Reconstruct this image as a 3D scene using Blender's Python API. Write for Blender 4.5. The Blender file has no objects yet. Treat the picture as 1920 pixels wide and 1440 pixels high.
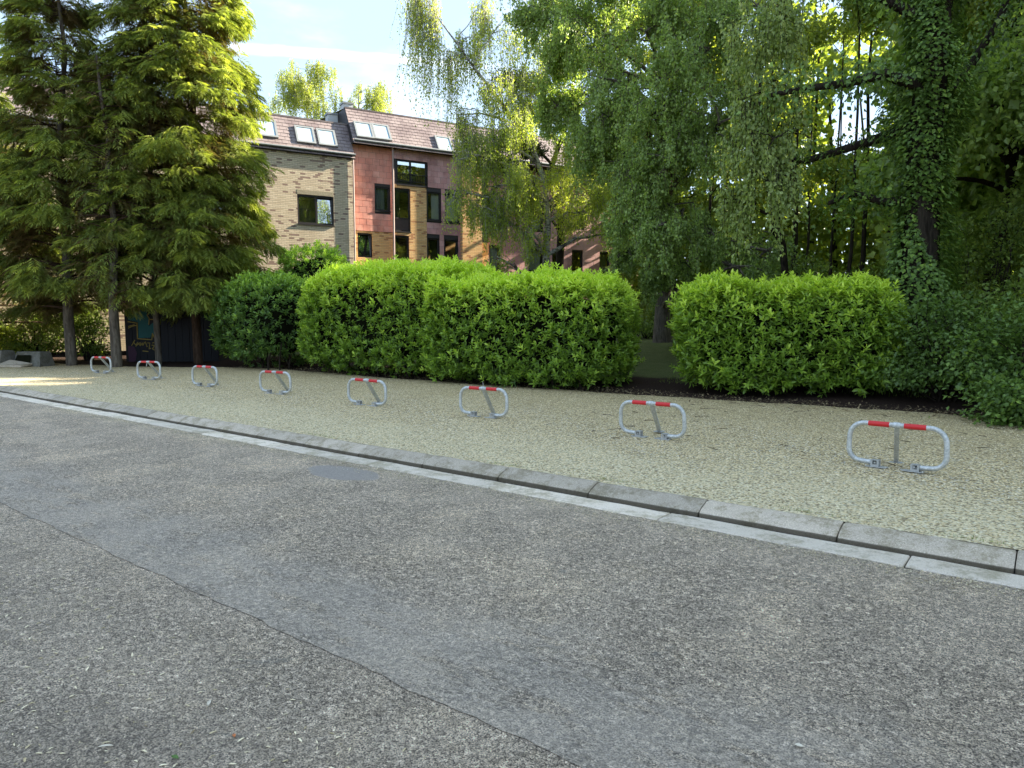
import bpy, math, random
import numpy as np
from mathutils import Vector, Matrix
S = bpy.context.scene
COL = S.collection
rad = math.radians

# ------------------------------------------------------------------ camera
FPX = 1340.0; HC = 1.45; PITCH = math.atan(120 / FPX)
cam_d = bpy.data.cameras.new('camera'); cam = bpy.data.objects.new('camera', cam_d); COL.objects.link(cam)
cam_d.sensor_width = 36; cam_d.lens = 36 * FPX / 1920
cam.location = (0, 0, HC); cam.rotation_euler = (math.pi / 2 - PITCH, 0, 0)
cam_d.clip_end = 2000; cam_d.clip_start = 0.05
S.camera = cam

# ------------------------------------------------------------------ light and sky
SUN_AZ = 66.0      # degrees to the right of straight ahead (+Y towards +X)
SUN_EL = 26.0
sd = bpy.data.lights.new('sun', 'SUN'); sd.energy = 5.0; sd.angle = rad(0.6); sd.color = (1.0, 0.9, 0.72)
sun = bpy.data.objects.new('sun', sd); COL.objects.link(sun)
sv = Vector((math.sin(rad(SUN_AZ)) * math.cos(rad(SUN_EL)), math.cos(rad(SUN_AZ)) * math.cos(rad(SUN_EL)), math.sin(rad(SUN_EL))))
sun.rotation_euler = sv.to_track_quat('Z', 'Y').to_euler()
sun.location = sv * 60
W = bpy.data.worlds.new('World'); S.world = W; W.use_nodes = True
def ray(px, py):
    x = (px - 960) / FPX; y = (720 - py) / FPX
    return Vector((x, math.cos(PITCH) + y * math.sin(PITCH), y * math.cos(PITCH) - math.sin(PITCH)))
def build_world():
    nt = W.node_tree; nt.nodes.clear(); N = nt.nodes.new; L = nt.links.new
    out = N('ShaderNodeOutputWorld'); bg = N('ShaderNodeBackground'); bg.inputs['Strength'].default_value = 0.15
    sky = N('ShaderNodeTexSky'); sky.sky_type = 'NISHITA'; sky.sun_disc = False
    sky.sun_elevation = rad(SUN_EL); sky.sun_rotation = rad(SUN_AZ); sky.air_density = 1.0; sky.dust_density = 0.5; sky.ozone_density = 1.2
    tc = N('ShaderNodeTexCoord')
    def dot(v):
        n = N('ShaderNodeVectorMath'); n.operation = 'DOT_PRODUCT'; L(tc.outputs['Generated'], n.inputs[0]); n.inputs[1].default_value = v; return n.outputs['Value']
    def mr(val, a, b, c=0, d=1):
        n = N('ShaderNodeMapRange'); n.interpolation_type = 'SMOOTHSTEP'; L(val, n.inputs['Value'])
        for k, v in zip(('From Min', 'From Max', 'To Min', 'To Max'), (a, b, c, d)): n.inputs[k].default_value = v
        return n.outputs['Result']
    def mul(a, b):
        n = N('ShaderNodeMath'); n.operation = 'MULTIPLY'
        for i, q in enumerate((a, b)):
            if isinstance(q, (int, float)): n.inputs[i].default_value = q
            else: L(q, n.inputs[i])
        return n.outputs[0]
    # thin cloud: stretched noise over the dome
    mp = N('ShaderNodeMapping'); mp.inputs['Scale'].default_value = (2.2, 2.2, 6.0); L(tc.outputs['Generated'], mp.inputs['Vector'])
    nz = N('ShaderNodeTexNoise'); nz.inputs['Scale'].default_value = 1.6; nz.inputs['Detail'].default_value = 7; nz.inputs['Roughness'].default_value = 0.55
    L(mp.outputs[0], nz.inputs['Vector'])
    cl = mul(mr(nz.outputs[0], 0.48, 0.76), 0.35)
    # contrail: a thin arc of the dome
    r1 = ray(480, 92).normalized(); r2 = ray(765, 113).normalized(); n = r1.cross(r2).normalized(); mid = ((r1 + r2) / 2).normalized(); al = (r2 - r1).normalized()
    nz2 = N('ShaderNodeTexNoise'); nz2.inputs['Scale'].default_value = 26; nz2.inputs['Detail'].default_value = 4; L(tc.outputs['Generated'], nz2.inputs['Vector'])
    ad = N('ShaderNodeMath'); ad.operation = 'MULTIPLY_ADD'; L(nz2.outputs[0], ad.inputs[0]); ad.inputs[1].default_value = 0.006; L(dot(n), ad.inputs[2])
    sb = N('ShaderNodeMath'); sb.operation = 'SUBTRACT'; L(ad.outputs[0], sb.inputs[0]); sb.inputs[1].default_value = 0.003
    ab = N('ShaderNodeMath'); ab.operation = 'ABSOLUTE'; L(sb.outputs[0], ab.inputs[0])
    band = mr(ab.outputs[0], 0.0005, 0.008, 1, 0)
    da = dot(al); fwd = mr(dot(mid), 0.8, 0.9)
    con = mul(mul(mul(mul(band, mr(da, -0.22, -0.05)), mr(da, 0.05, 0.30, 1, 0)), fwd), 0.55)
    mx = N('ShaderNodeMath'); mx.operation = 'MAXIMUM'; L(cl, mx.inputs[0]); L(con, mx.inputs[1])
    mix = N('ShaderNodeMix'); mix.data_type = 'RGBA'; L(mx.outputs[0], mix.inputs['Factor']); veil = N('ShaderNodeMix'); veil.data_type = 'RGBA'; veil.inputs['Factor'].default_value = 0.92; L(sky.outputs[0], veil.inputs[6]); veil.inputs[7].default_value = (0.93, 1.24, 1.66, 1)   # thin bright high haze over the whole sky
    L(veil.outputs[2], mix.inputs[6]); mix.inputs[7].default_value = (3.0, 3.1, 3.2, 1)
    L(mix.outputs[2], bg.inputs['Color']); L(bg.outputs[0], out.inputs['Surface'])
build_world()
S.view_settings.view_transform = 'Standard'; S.view_settings.look = 'None'; S.view_settings.exposure = 2.45; S.view_settings.gamma = 1.0
try: S.view_settings.use_curve_mapping = False
except Exception: pass
S.render.engine = 'CYCLES'
S.cycles.max_bounces = 6; S.cycles.diffuse_bounces = 3; S.cycles.transmission_bounces = 3; S.cycles.glossy_bounces = 2; S.cycles.transparent_max_bounces = 6
S.cycles.caustics_reflective = False; S.cycles.caustics_refractive = False
S.cycles.use_denoising = True

# ------------------------------------------------------------------ pixel helpers (used once to lay the place out)
def onz(px, py, z=0.0):
    r = ray(px, py); t = (z - HC) / r.z; return Vector((r.x * t, r.y * t, z))
def atY(px, py, Y):
    r = ray(px, py); t = Y / r.y; return Vector((r.x * t, Y, HC + r.z * t))

# ------------------------------------------------------------------ object helpers
def link(o, parent=None):
    COL.objects.link(o)
    if parent: o.parent = parent
    return o
def tag(o, label=None, cat=None, group=None, kind=None):
    if label: o['label'] = label
    if cat: o['category'] = cat
    if group: o['group'] = group
    if kind: o['kind'] = kind
    return o
def empty(name, loc=(0, 0, 0), rz=0.0, parent=None):
    o = bpy.data.objects.new(name, None); o.location = loc; o.rotation_euler = (0, 0, rz); o.empty_display_size = 0.2
    return link(o, parent)
def np_mesh(name, V, F, mat=None, v=None, smooth=False):
    """V (n,3); F (m,k) array of equal sized polygons or list of arrays; v per-vertex tint"""
    V = np.asarray(V, dtype=np.float32)
    Fs = F if isinstance(F, list) else [F]
    Fs = [np.asarray(f, dtype=np.int32) for f in Fs if len(f)]
    me = bpy.data.meshes.new(name)
    me.vertices.add(len(V)); me.vertices.foreach_set('co', V.ravel())
    idx = np.concatenate([f.ravel() for f in Fs]); tot = np.concatenate([np.full(len(f), f.shape[1], dtype=np.int32) for f in Fs])
    st = np.concatenate([[0], np.cumsum(tot)[:-1]]).astype(np.int32)
    me.loops.add(len(idx)); me.loops.foreach_set('vertex_index', idx)
    me.polygons.add(len(tot)); me.polygons.foreach_set('loop_start', st)
    me.polygons.foreach_set('use_smooth', np.full(len(tot), bool(smooth)))
    me.update(calc_edges=True)
    if v is not None:
        a = me.attributes.new('v', 'FLOAT', 'POINT'); a.data.foreach_set('value', np.asarray(v, dtype=np.float32))
    if mat: me.materials.append(mat)
    return me
def obj(name, me, parent=None, loc=None, rot=None, scale=None):
    o = bpy.data.objects.new(name, me)
    if loc is not None: o.location = loc
    if rot is not None: o.rotation_euler = rot
    if scale is not None: o.scale = scale
    return link(o, parent)
BOXF = np.array([[0, 3, 2, 1], [4, 5, 6, 7], [0, 1, 5, 4], [1, 2, 6, 5], [2, 3, 7, 6], [3, 0, 4, 7]])
class MB:
    def __init__(s): s.V = []; s.F4 = []; s.F3 = []; s.n = 0; s.v = []
    def add(s, V, F, tint=0.5):
        V = np.asarray(V, float); F = np.asarray(F) + s.n
        s.V.append(V); (s.F4 if F.shape[1] == 4 else s.F3).append(F); s.n += len(V); s.v.append(np.full(len(V), tint)); return s
    def box(s, a, b, tint=0.5, bev=0):
        x0, y0, z0 = a; x1, y1, z1 = b
        V = [(x0, y0, z0), (x1, y0, z0), (x1, y1, z0), (x0, y1, z0), (x0, y0, z1), (x1, y0, z1), (x1, y1, z1), (x0, y1, z1)]
        return s.add(V, BOXF, tint)
    def tube(s, pts, r, k=8, tint=0.5, cap=True):
        P = np.asarray(pts, float); n = len(P); R = np.broadcast_to(np.asarray(r, float), (n,))
        T = np.gradient(P, axis=0) if n > 2 else np.repeat((P[1] - P[0])[None], n, 0)
        T = T / (np.linalg.norm(T, axis=1, keepdims=True) + 1e-9)
        ref = np.array([0, 0, 1.0]) if abs(T[0][2]) < 0.9 else np.array([1.0, 0, 0])
        rings = []
        for i in range(n):
            a = np.cross(T[i], ref); la = np.linalg.norm(a)
            if la < 1e-4: a = np.cross(T[i], [0.3, 1, 0.2]); la = np.linalg.norm(a)
            a /= la; b = np.cross(T[i], a); ref = -b if False else np.cross(a, T[i])
            th = np.arange(k) * 2 * math.pi / k
            rings.append(P[i] + R[i] * (np.cos(th)[:, None] * a + np.sin(th)[:, None] * b))
        V = np.concatenate(rings); F = []
        for i in range(n - 1):
            for j in range(k):
                F.append((i * k + j, i * k + (j + 1) % k, (i + 1) * k + (j + 1) % k, (i + 1) * k + j))
        s.add(V, F, tint)
        if cap:
            V2 = np.concatenate([P[:1], rings[0], P[-1:], rings[-1]])
            F3 = [(0, 1 + (j + 1) % k, 1 + j) for j in range(k)] + [(k + 1, k + 2 + j, k + 2 + (j + 1) % k) for j in range(k)]
            s.add(V2, F3, tint)
        return s
    def mesh(s, name, mat, smooth=False):
        return np_mesh(name, np.concatenate(s.V), [np.concatenate(q) for q in (s.F4, s.F3) if q], mat, np.concatenate(s.v), smooth)
    def obj(s, name, mat, parent=None, smooth=False, **k): return obj(name, s.mesh(name, mat, smooth), parent, **k)

# ------------------------------------------------------------------ materials
class NT:
    def __init__(s, name):
        s.m = bpy.data.materials.new(name); s.m.use_nodes = True; s.t = s.m.node_tree; s.t.nodes.clear()
        s.out = s.N('ShaderNodeOutputMaterial'); s.tc = s.N('ShaderNodeTexCoord')
    def N(s, t): return s.t.nodes.new(t)
    def L(s, a, b): s.t.links.new(a, b)
    def val(s, sock, v):
        if isinstance(v, (int, float)): sock.default_value = (v, v, v, 1) if sock.type == 'RGBA' else v
        elif isinstance(v, (tuple, list)): sock.default_value = (*v[:3], 1) if sock.type == 'RGBA' else v
        else: s.L(v, sock)
    def map(s, scale=(1, 1, 1), coord='Object', rot=(0, 0, 0)):
        n = s.N('ShaderNodeMapping'); s.L(s.tc.outputs[coord], n.inputs[0]); n.inputs['Scale'].default_value = scale; n.inputs['Rotation'].default_value = rot; return n.outputs[0]
    def noise(s, scale, detail=4, rough=0.55, vec=None, dist=0.0):
        n = s.N('ShaderNodeTexNoise'); n.inputs['Scale'].default_value = scale; n.inputs['Detail'].default_value = detail; n.inputs['Roughness'].default_value = rough; n.inputs['Distortion'].default_value = dist
        s.L(vec if vec is not None else s.tc.outputs['Object'], n.inputs['Vector']); return n.outputs[0]
    def vor(s, scale, feature='F1', out='Distance', vec=None, rand=1.0):
        n = s.N('ShaderNodeTexVoronoi'); n.feature = feature; n.inputs['Scale'].default_value = scale; n.inputs['Randomness'].default_value = rand
        s.L(vec if vec is not None else s.tc.outputs['Object'], n.inputs['Vector']); return n.outputs[out]
    def mr(s, x, a, b, c=0.0, d=1.0, smooth=True):
        n = s.N('ShaderNodeMapRange'); n.interpolation_type = 'SMOOTHSTEP' if smooth else 'LINEAR'; s.val(n.inputs['Value'], x)
        for k, v in zip(('From Min', 'From Max', 'To Min', 'To Max'), (a, b, c, d)): n.inputs[k].default_value = v
        return n.outputs['Result']
    def math(s, op, a, b=0.0, c=0.0):
        n = s.N('ShaderNodeMath'); n.operation = op; s.val(n.inputs[0], a); s.val(n.inputs[1], b)
        if op == 'MULTIPLY_ADD': s.val(n.inputs[2], c)
        return n.outputs[0]
    def mix(s, f, a, b, blend='MIX'):
        n = s.N('ShaderNodeMix'); n.data_type = 'RGBA'; n.blend_type = blend; s.val(n.inputs[0], f); s.val(n.inputs[6], a); s.val(n.inputs[7], b); return n.outputs[2]
    def sep(s, vec):
        n = s.N('ShaderNodeSeparateXYZ'); s.L(vec, n.inputs[0]); return n.outputs
    def attr(s, name='v'):
        n = s.N('ShaderNodeAttribute'); n.attribute_name = name; return n.outputs['Fac']
    def rnd(s): return s.N('ShaderNodeObjectInfo').outputs['Random']
    def bump(s, h, dist=0.01, strength=1.0, normal=None):
        n = s.N('ShaderNodeBump'); s.val(n.inputs['Height'], h); n.inputs['Distance'].default_value = dist; n.inputs['Strength'].default_value = strength
        if normal is not None: s.L(normal, n.inputs['Normal'])
        return n.outputs[0]
    def bsdf(s, col, rough=0.8, spec=0.3, metal=0.0, normal=None, **k):
        n = s.N('ShaderNodeBsdfPrincipled'); s.val(n.inputs['Base Color'], col); s.val(n.inputs['Roughness'], rough); s.val(n.inputs['Specular IOR Level'], spec); s.val(n.inputs['Metallic'], metal)
        if normal is not None: s.L(normal, n.inputs['Normal'])
        return n.outputs[0]
    def end(s, sh): s.L(sh, s.out.inputs['Surface']); return s.m

def simple(name, col, rough=0.6, spec=0.4, metal=0.0, var=0.25, scale=8, bump=0.0):
    t = NT(name); n = t.noise(scale, 5); c = t.mix(n, tuple(x * (1 - var) for x in col[:3]), tuple(min(1, x * (1 + var)) for x in col[:3]))
    nm = t.bump(t.noise(scale * 6, 4), bump) if bump else None
    return t.end(t.bsdf(c, rough, spec, metal, nm))
def leafmat(name, c0, c1, c2, transl=0.35, rough=0.45, spec=0.35, tboost=1.6):
    """tint attribute v runs c0 -> c1 -> c2 (old to young leaf)"""
    t = NT(name); v = t.attr()
    cr = t.N('ShaderNodeValToRGB'); t.L(v, cr.inputs[0]); e = cr.color_ramp.elements
    e[0].position = 0.0; e[0].color = (*c0, 1); e[1].position = 1.0; e[1].color = (*c2, 1); m = e.new(0.5); m.color = (*c1, 1)
    c = cr.outputs[0]
    b = t.bsdf(c, rough, spec)
    tr = t.N('ShaderNodeBsdfTranslucent'); t.L(t.mix(1.0, c, (tboost, tboost * 1.05, tboost * 0.5, 1), 'MULTIPLY'), tr.inputs[0])
    mx = t.N('ShaderNodeMixShader'); mx.inputs[0].default_value = transl; t.L(b, mx.inputs[1]); t.L(tr.outputs[0], mx.inputs[2])
    return t.end(mx.outputs[0])

def m_asphalt(name, near=False):
    t = NT(name); P = t.tc.outputs['Object']; xyz = t.sep(P)
    agg = t.vor(150, out='Color'); aggd = t.vor(150); agg2 = t.vor(62, out='Color'); agg2d = t.vor(62)
    fine = t.noise(160, 3, 0.7); patch = t.noise(1.3, 6, 0.65); mott = t.noise(7, 6, 0.7, dist=0.4)
    val = t.sep(agg)[0]; val2 = t.sep(agg2)[1]
    g = t.mix(val, (0.25, 0.215, 0.17, 1), (0.84, 0.73, 0.58, 1))
    g = t.mix(t.mr(val2, 0.25, 0.95), t.mix(0.5, g, (0.27, 0.23, 0.18, 1)), t.mix(0.4, g, (0.78, 0.69, 0.56, 1)))
    g = t.mix(t.mr(aggd, 0.45, 0.8), g, (0.10, 0.085, 0.07, 1))
    crs = t.math('MULTIPLY', t.mr(t.math('ABSOLUTE', t.math('SUBTRACT', t.noise(17, 6, 0.62, vec=t.map((0.7, 1.5, 1)), dist=0.5), 0.5)), 0.0, 0.022, 1, 0), t.mr(t.noise(1.9, 4), 0.38, 0.6))
    g = t.mix(t.math('MULTIPLY', crs, 0.6), g, (0.05, 0.043, 0.038, 1))
    clump = t.mr(t.noise(36, 7, 0.8, dist=0.3), 0.36, 0.64); g = t.mix(1.0, g, t.mix(clump, (1.18, 1.08, 1.0, 1), (2.15, 1.97, 1.82, 1)), 'MULTIPLY')
    pale = t.mr(t.math('ADD', t.math('MULTIPLY', patch, 0.6), t.math('MULTIPLY', mott, 0.4)), 0.46, 0.64)
    g = t.mix(t.math('MULTIPLY', pale, 0.45), g, t.mix(1.0, g, (1.55, 1.5, 1.38, 1), 'MULTIPLY'))
    # worn-away pits showing pale grit
    pit = t.mr(t.noise(2.6, 9, 0.78, dist=0.6), 0.60, 0.68)
    g = t.mix(t.math('MULTIPLY', pit, 0.55), g, t.mix(fine, (0.16, 0.155, 0.14, 1), (0.42, 0.40, 0.34, 1)))
    h = t.math('MULTIPLY', t.math('SUBTRACT', 1.0, aggd), 0.5)
    h = t.math('ADD', h, t.math('MULTIPLY', t.math('SUBTRACT', 1.0, agg2d), 0.9))
    h = t.math('ADD', h, t.math('MULTIPLY', mott, 2.2)); h = t.math('ADD', h, t.math('MULTIPLY', clump, 0.8)); h = t.math('ADD', h, t.math('MULTIPLY', crs, -0.9)); h = t.math('ADD', h, t.math('MULTIPLY', pit, -0.5))
    if not near:
        # smooth rolled track next to the seam: object y is the distance from the kerb
        edge = t.math('ADD', xyz[1], t.math('MULTIPLY', t.math('SUBTRACT', t.noise(1.1, 8, 0.72), 0.5), 1.5))
        track = t.math('MULTIPLY', t.mr(edge, -2.75, -2.15, 1, 0), t.mr(t.noise(4.2, 9, 0.8, vec=t.map((0.5, 1.6, 1))), 0.66, 0.50, 0, 1))
        smooth_c = t.mix(fine, (0.27, 0.235, 0.195, 1), (0.39, 0.335, 0.28, 1)); smooth_c = t.mix(1.0, smooth_c, t.mix(clump, (0.86, 0.86, 0.86, 1), (1.12, 1.12, 1.1, 1)), 'MULTIPLY'); smooth_c = t.mix(t.mr(val, 0.88, 0.98, 0, 0.5), smooth_c, (0.3, 0.3, 0.29, 1))
        g = t.mix(t.math('MULTIPLY', track, 0.62), g, smooth_c)
        h = t.mix(t.math('MULTIPLY', track, 0.65), h, t.math('ADD', 1.6, t.math('MULTIPLY', fine, 0.5)))
        # bluish dark damp spot close to the gutter
        dx = t.math('MULTIPLY', t.math('ADD', xyz[0], 5.6), 1.7); dy = t.math('MULTIPLY', t.math('ADD', xyz[1], 0.66), 3.4)
        d = t.math('ADD', t.math('ADD', t.math('MULTIPLY', dx, dx), t.math('MULTIPLY', dy, dy)), t.math('MULTIPLY', t.noise(2.5, 5), 1.2))
        spot = t.mr(d, 1.15, 1.35, 1, 0)
        g = t.mix(t.math('MULTIPLY', spot, 0.85), g, (0.25, 0.225, 0.205, 1)); h = t.mix(spot, h, 1.9)
        # dirt and pale grit gathered along the gutter
        gut = t.math('MULTIPLY', t.mr(xyz[1], -0.62, -0.26), t.mr(t.noise(9, 7, 0.8), 0.46, 0.6))
        g = t.mix(t.math('MULTIPLY', gut, 0.5), g, t.mix(fine, (0.14, 0.12, 0.09, 1), (0.38, 0.35, 0.27, 1)))
    else:
        brown = t.math('MULTIPLY', t.mr(t.math('ADD', t.math('MULTIPLY', patch, 1.6), t.math('MULTIPLY', xyz[1], -0.25)), 1.62, 2.1), 0.5)
        g = t.mix(brown, g, t.mix(val, (0.14, 0.112, 0.09, 1), (0.46, 0.38, 0.30, 1)))
    return t.end(t.bsdf(g, 0.75, 0.35, normal=t.bump(h, 0.010, 1.0)))
def m_gravel():
    t = NT('gravel'); xyz = t.sep(t.tc.outputs['Object'])
    c = t.vor(52, out='Color'); d = t.vor(52); s = t.sep(c); c2 = t.sep(t.vor(90, out='Color'))
    col = t.mix(s[0], (0.62, 0.44, 0.20, 1), (1.0, 0.84, 0.52, 1)); col = t.mix(t.mr(s[1], 0.80, 0.88, 0, 0.8), col, (0.13, 0.095, 0.045, 1)); col = t.mix(t.mr(s[2], 0.86, 0.93, 0, 0.7), col, (0.78, 0.76, 0.68, 1))
    col = t.mix(t.mr(c2[0], 0.7, 0.8, 0, 0.35), col, (0.20, 0.16, 0.10, 1))
    col = t.mix(t.mr(d, 0.52, 0.85, 0, 0.6), col, (0.14, 0.105, 0.06, 1))
    # needles, bark dust and green film towards the hedge; washed paler towards the kerb
    duff = t.math('MULTIPLY', t.mr(t.math('ADD', xyz[1], t.math('MULTIPLY', t.math('SUBTRACT', t.noise(0.9, 6, 0.65), 0.5), 5.5)), 2.2, 6.6), 0.62)
    col = t.mix(duff, col, t.mix(s[0], (0.26, 0.19, 0.085, 1), (0.78, 0.60, 0.31, 1)))
    pale = t.mr(t.math('ADD', xyz[1], t.math('MULTIPLY', t.math('SUBTRACT', t.noise(1.4, 5, 0.6, vec=t.map((0.4, 1.4, 1))), 0.5), 3.0)), 0.7, 2.6, 0.6, 0)
    col = t.mix(pale, col, t.mix(s[1], (0.62, 0.47, 0.25, 1), (1.0, 0.90, 0.62, 1)))
    col = t.mix(t.mr(s[2], 0.06, 0.14, 0.7, 0), col, (0.14, 0.10, 0.05, 1)); col = t.mix(t.mr(d, 0.50, 0.80, 0, 0.5), col, (0.10, 0.075, 0.04, 1))
    grn = t.mr(t.noise(2.6, 6, 0.7), 0.60, 0.72, 0, 0.25); col = t.mix(grn, col, (0.15, 0.17, 0.06, 1))
    h = t.math('ADD', t.math('SUBTRACT', 1.0, d), t.math('MULTIPLY', t.noise(9, 5), 1.5))
    return t.end(t.bsdf(col, 0.9, 0.2, normal=t.bump(h, 0.012, 0.9)))
def m_ground():
    t = NT('soil_and_grass'); xyz = t.sep(t.tc.outputs['Object']); n = t.noise(0.5, 7, 0.7); f = t.noise(40, 4, 0.7)
    soil = t.mix(f, (0.016, 0.010, 0.008, 1), (0.065, 0.04, 0.03, 1)); grass = t.mix(t.noise(3, 6, 0.7), (0.08, 0.12, 0.03, 1), (0.24, 0.23, 0.10, 1)); grass = t.mix(t.mr(f, 0.4, 0.7), t.mix(0.5, grass, (0.02, 0.035, 0.01, 1)), grass)
    e = t.math('ADD', xyz[1], t.math('MULTIPLY', n, 1.5)); col = t.mix(t.mr(e, 10.2, 10.7), soil, grass)
    return t.end(t.bsdf(col, 0.95, 0.1, normal=t.bump(f, 0.03)))
def m_concrete(name, c0, c1, speck=0.5, bump=0.004, foot=False):
    t = NT(name); gp = t.N('ShaderNodeNewGeometry').outputs['Position']; n = t.noise(5, 7, 0.7, vec=gp); f = t.noise(110, 4, 0.8, vec=gp); r = t.rnd()
    col = t.mix(n, c0, c1); col = t.mix(t.mr(f, 0.5, 0.72, 0, speck), col, tuple(min(1, x * 1.7) for x in c1)); col = t.mix(t.mr(f, 0.5, 0.3, 0, speck), col, tuple(x * 0.45 for x in c0))
    col = t.mix(1.0, col, t.mix(r, (0.82, 0.83, 0.82, 1), (1.12, 1.12, 1.1, 1)), 'MULTIPLY')
    dirt = t.mr(t.noise(3.2, 10, 0.85, vec=gp), 0.46, 0.60, 0, 0.85); col = t.mix(dirt, col, t.mix(1.0, col, (0.56, 0.55, 0.46, 1), 'MULTIPLY')); moss = t.mr(t.noise(6.5, 8, 0.8, vec=gp), 0.60, 0.70, 0, 0.45); col = t.mix(moss, col, (0.10, 0.12, 0.045, 1))
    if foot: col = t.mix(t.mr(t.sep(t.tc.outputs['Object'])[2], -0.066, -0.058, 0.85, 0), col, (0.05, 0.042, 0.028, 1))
    return t.end(t.bsdf(col, 0.9, 0.2, normal=t.bump(t.math('ADD', f, t.math('MULTIPLY', n, 2)), bump, 1)))
def m_brick(name, a, b, c, mortar):
    t = NT(name); sp = t.sep(t.tc.outputs['Object']); cb = t.N('ShaderNodeCombineXYZ'); t.L(sp[0], cb.inputs[0]); t.L(sp[2], cb.inputs[1])
    w, hh = 0.225, 0.078
    fr = t.math('DIVIDE', sp[2], hh); row = t.math('FLOOR', fr); xo = t.math('MULTIPLY', t.math('MODULO', row, 2.0), 0.5)
    fx = t.math('ADD', t.math('DIVIDE', sp[0], w), xo); colm = t.math('FLOOR', fx)
    wn = t.N('ShaderNodeTexWhiteNoise'); wn.noise_dimensions = '2D'; c2 = t.N('ShaderNodeCombineXYZ'); t.L(colm, c2.inputs[0]); t.L(row, c2.inputs[1]); t.L(c2.outputs[0], wn.inputs['Vector'])
    r = wn.outputs['Value']; r3 = t.sep(wn.outputs['Color'])
    col = t.mix(r3[1], a, b); col = t.mix(t.mr(r, 0.85, 0.87), col, c)
    col = t.mix(t.noise(60, 4), t.mix(1.0, col, (0.8, 0.8, 0.8, 1), 'MULTIPLY'), t.mix(1.0, col, (1.2, 1.2, 1.2, 1), 'MULTIPLY'))
    ex = t.math('FRACT', fx); ez = t.math('FRACT', fr)
    mx = t.math('MAXIMUM', t.mr(t.math('ABSOLUTE', t.math('SUBTRACT', ex, 0.5)), 0.475, 0.485), t.mr(t.math('ABSOLUTE', t.math('SUBTRACT', ez, 0.5)), 0.40, 0.43))
    col = t.mix(mx, col, mortar); stain = t.mr(t.noise(0.7, 6, 0.7), 0.45, 0.7, 0, 0.35); col = t.mix(stain, col, t.mix(1.0, col, (0.62, 0.6, 0.55, 1), 'MULTIPLY'))
    return t.end(t.bsdf(col, 0.9, 0.15, normal=t.bump(t.math('SUBTRACT', 1.0, mx), 0.01)))
def m_tile(name, a, b, lich):
    t = NT(name); r = t.rnd(); col = t.mix(r, a, b); n = t.noise(3.5, 7, 0.7, vec=t.tc.outputs['Object'])
    geo = t.N('ShaderNodeNewGeometry'); n2 = t.noise(6, 6, 0.7, vec=geo.outputs['Position']); n3 = t.noise(0.8, 5, 0.6, vec=geo.outputs['Position'])
    col = t.mix(t.mr(n2, 0.45, 0.75, 0, 0.4), col, lich); col = t.mix(t.mr(n3, 0.42, 0.62, 0, 0.75), col, t.mix(1.0, col, (0.55, 0.5, 0.52, 1), 'MULTIPLY'))
    return t.end(t.bsdf(col, 0.6, 0.35, normal=t.bump(n2, 0.004)))
def m_bark(name, a, b, scale=(14, 14, 2.5), lich=None):
    t = NT(name); v = t.map(scale); n = t.noise(1.0, 8, 0.7, vec=v, dist=0.6); col = t.mix(t.mr(n, 0.3, 0.7), a, b)
    if lich: col = t.mix(t.mr(t.noise(2.5, 6, 0.7), 0.5, 0.7, 0, 0.6), col, lich)
    return t.end(t.bsdf(col, 0.95, 0.1, normal=t.bump(n, 0.03)))
def m_birchbark():
    t = NT('birch_bark'); n = t.noise(1, 6, 0.7, vec=t.map((5, 5, 22))); n2 = t.noise(2.4, 7, 0.75, vec=t.map((2, 2, 1)))
    col = t.mix(t.mr(n, 0.5, 0.62), (0.42, 0.40, 0.36, 1), (0.06, 0.055, 0.05, 1)); col = t.mix(t.mr(n2, 0.48, 0.6), col, (0.07, 0.06, 0.05, 1))
    return t.end(t.bsdf(col, 0.8, 0.2, normal=t.bump(n, 0.01)))
def m_galv():
    t = NT('galvanised_steel'); c = t.vor(70, out='Color'); n = t.noise(14, 6, 0.7); col = t.mix(t.sep(c)[0], (0.46, 0.47, 0.45, 1), (0.66, 0.665, 0.64, 1)); col = t.mix(t.mr(n, 0.5, 0.75, 0, 0.5), col, (0.30, 0.29, 0.26, 1))
    return t.end(t.bsdf(col, t.mr(n, 0.3, 0.7, 0.36, 0.62), 0.5, 0.5))
def m_glass(name, gloss, tint=(1, 1, 1, 1)):
    t = NT(name); g = t.N('ShaderNodeBsdfGlossy'); g.inputs['Roughness'].default_value = 0.01; g.inputs['Color'].default_value = tint
    tr = t.N('ShaderNodeBsdfTransparent'); tr.inputs[0].default_value = (0.75, 0.8, 0.78, 1); lw = t.N('ShaderNodeLayerWeight'); lw.inputs[0].default_value = 0.3
    f = t.math('ADD', t.math('MULTIPLY', lw.outputs['Fresnel'], 0.8), gloss); mx = t.N('ShaderNodeMixShader'); t.L(f, mx.inputs[0]); t.L(tr.outputs[0], mx.inputs[1]); t.L(g.outputs[0], mx.inputs[2])
    return t.end(mx.outputs[0])

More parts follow.
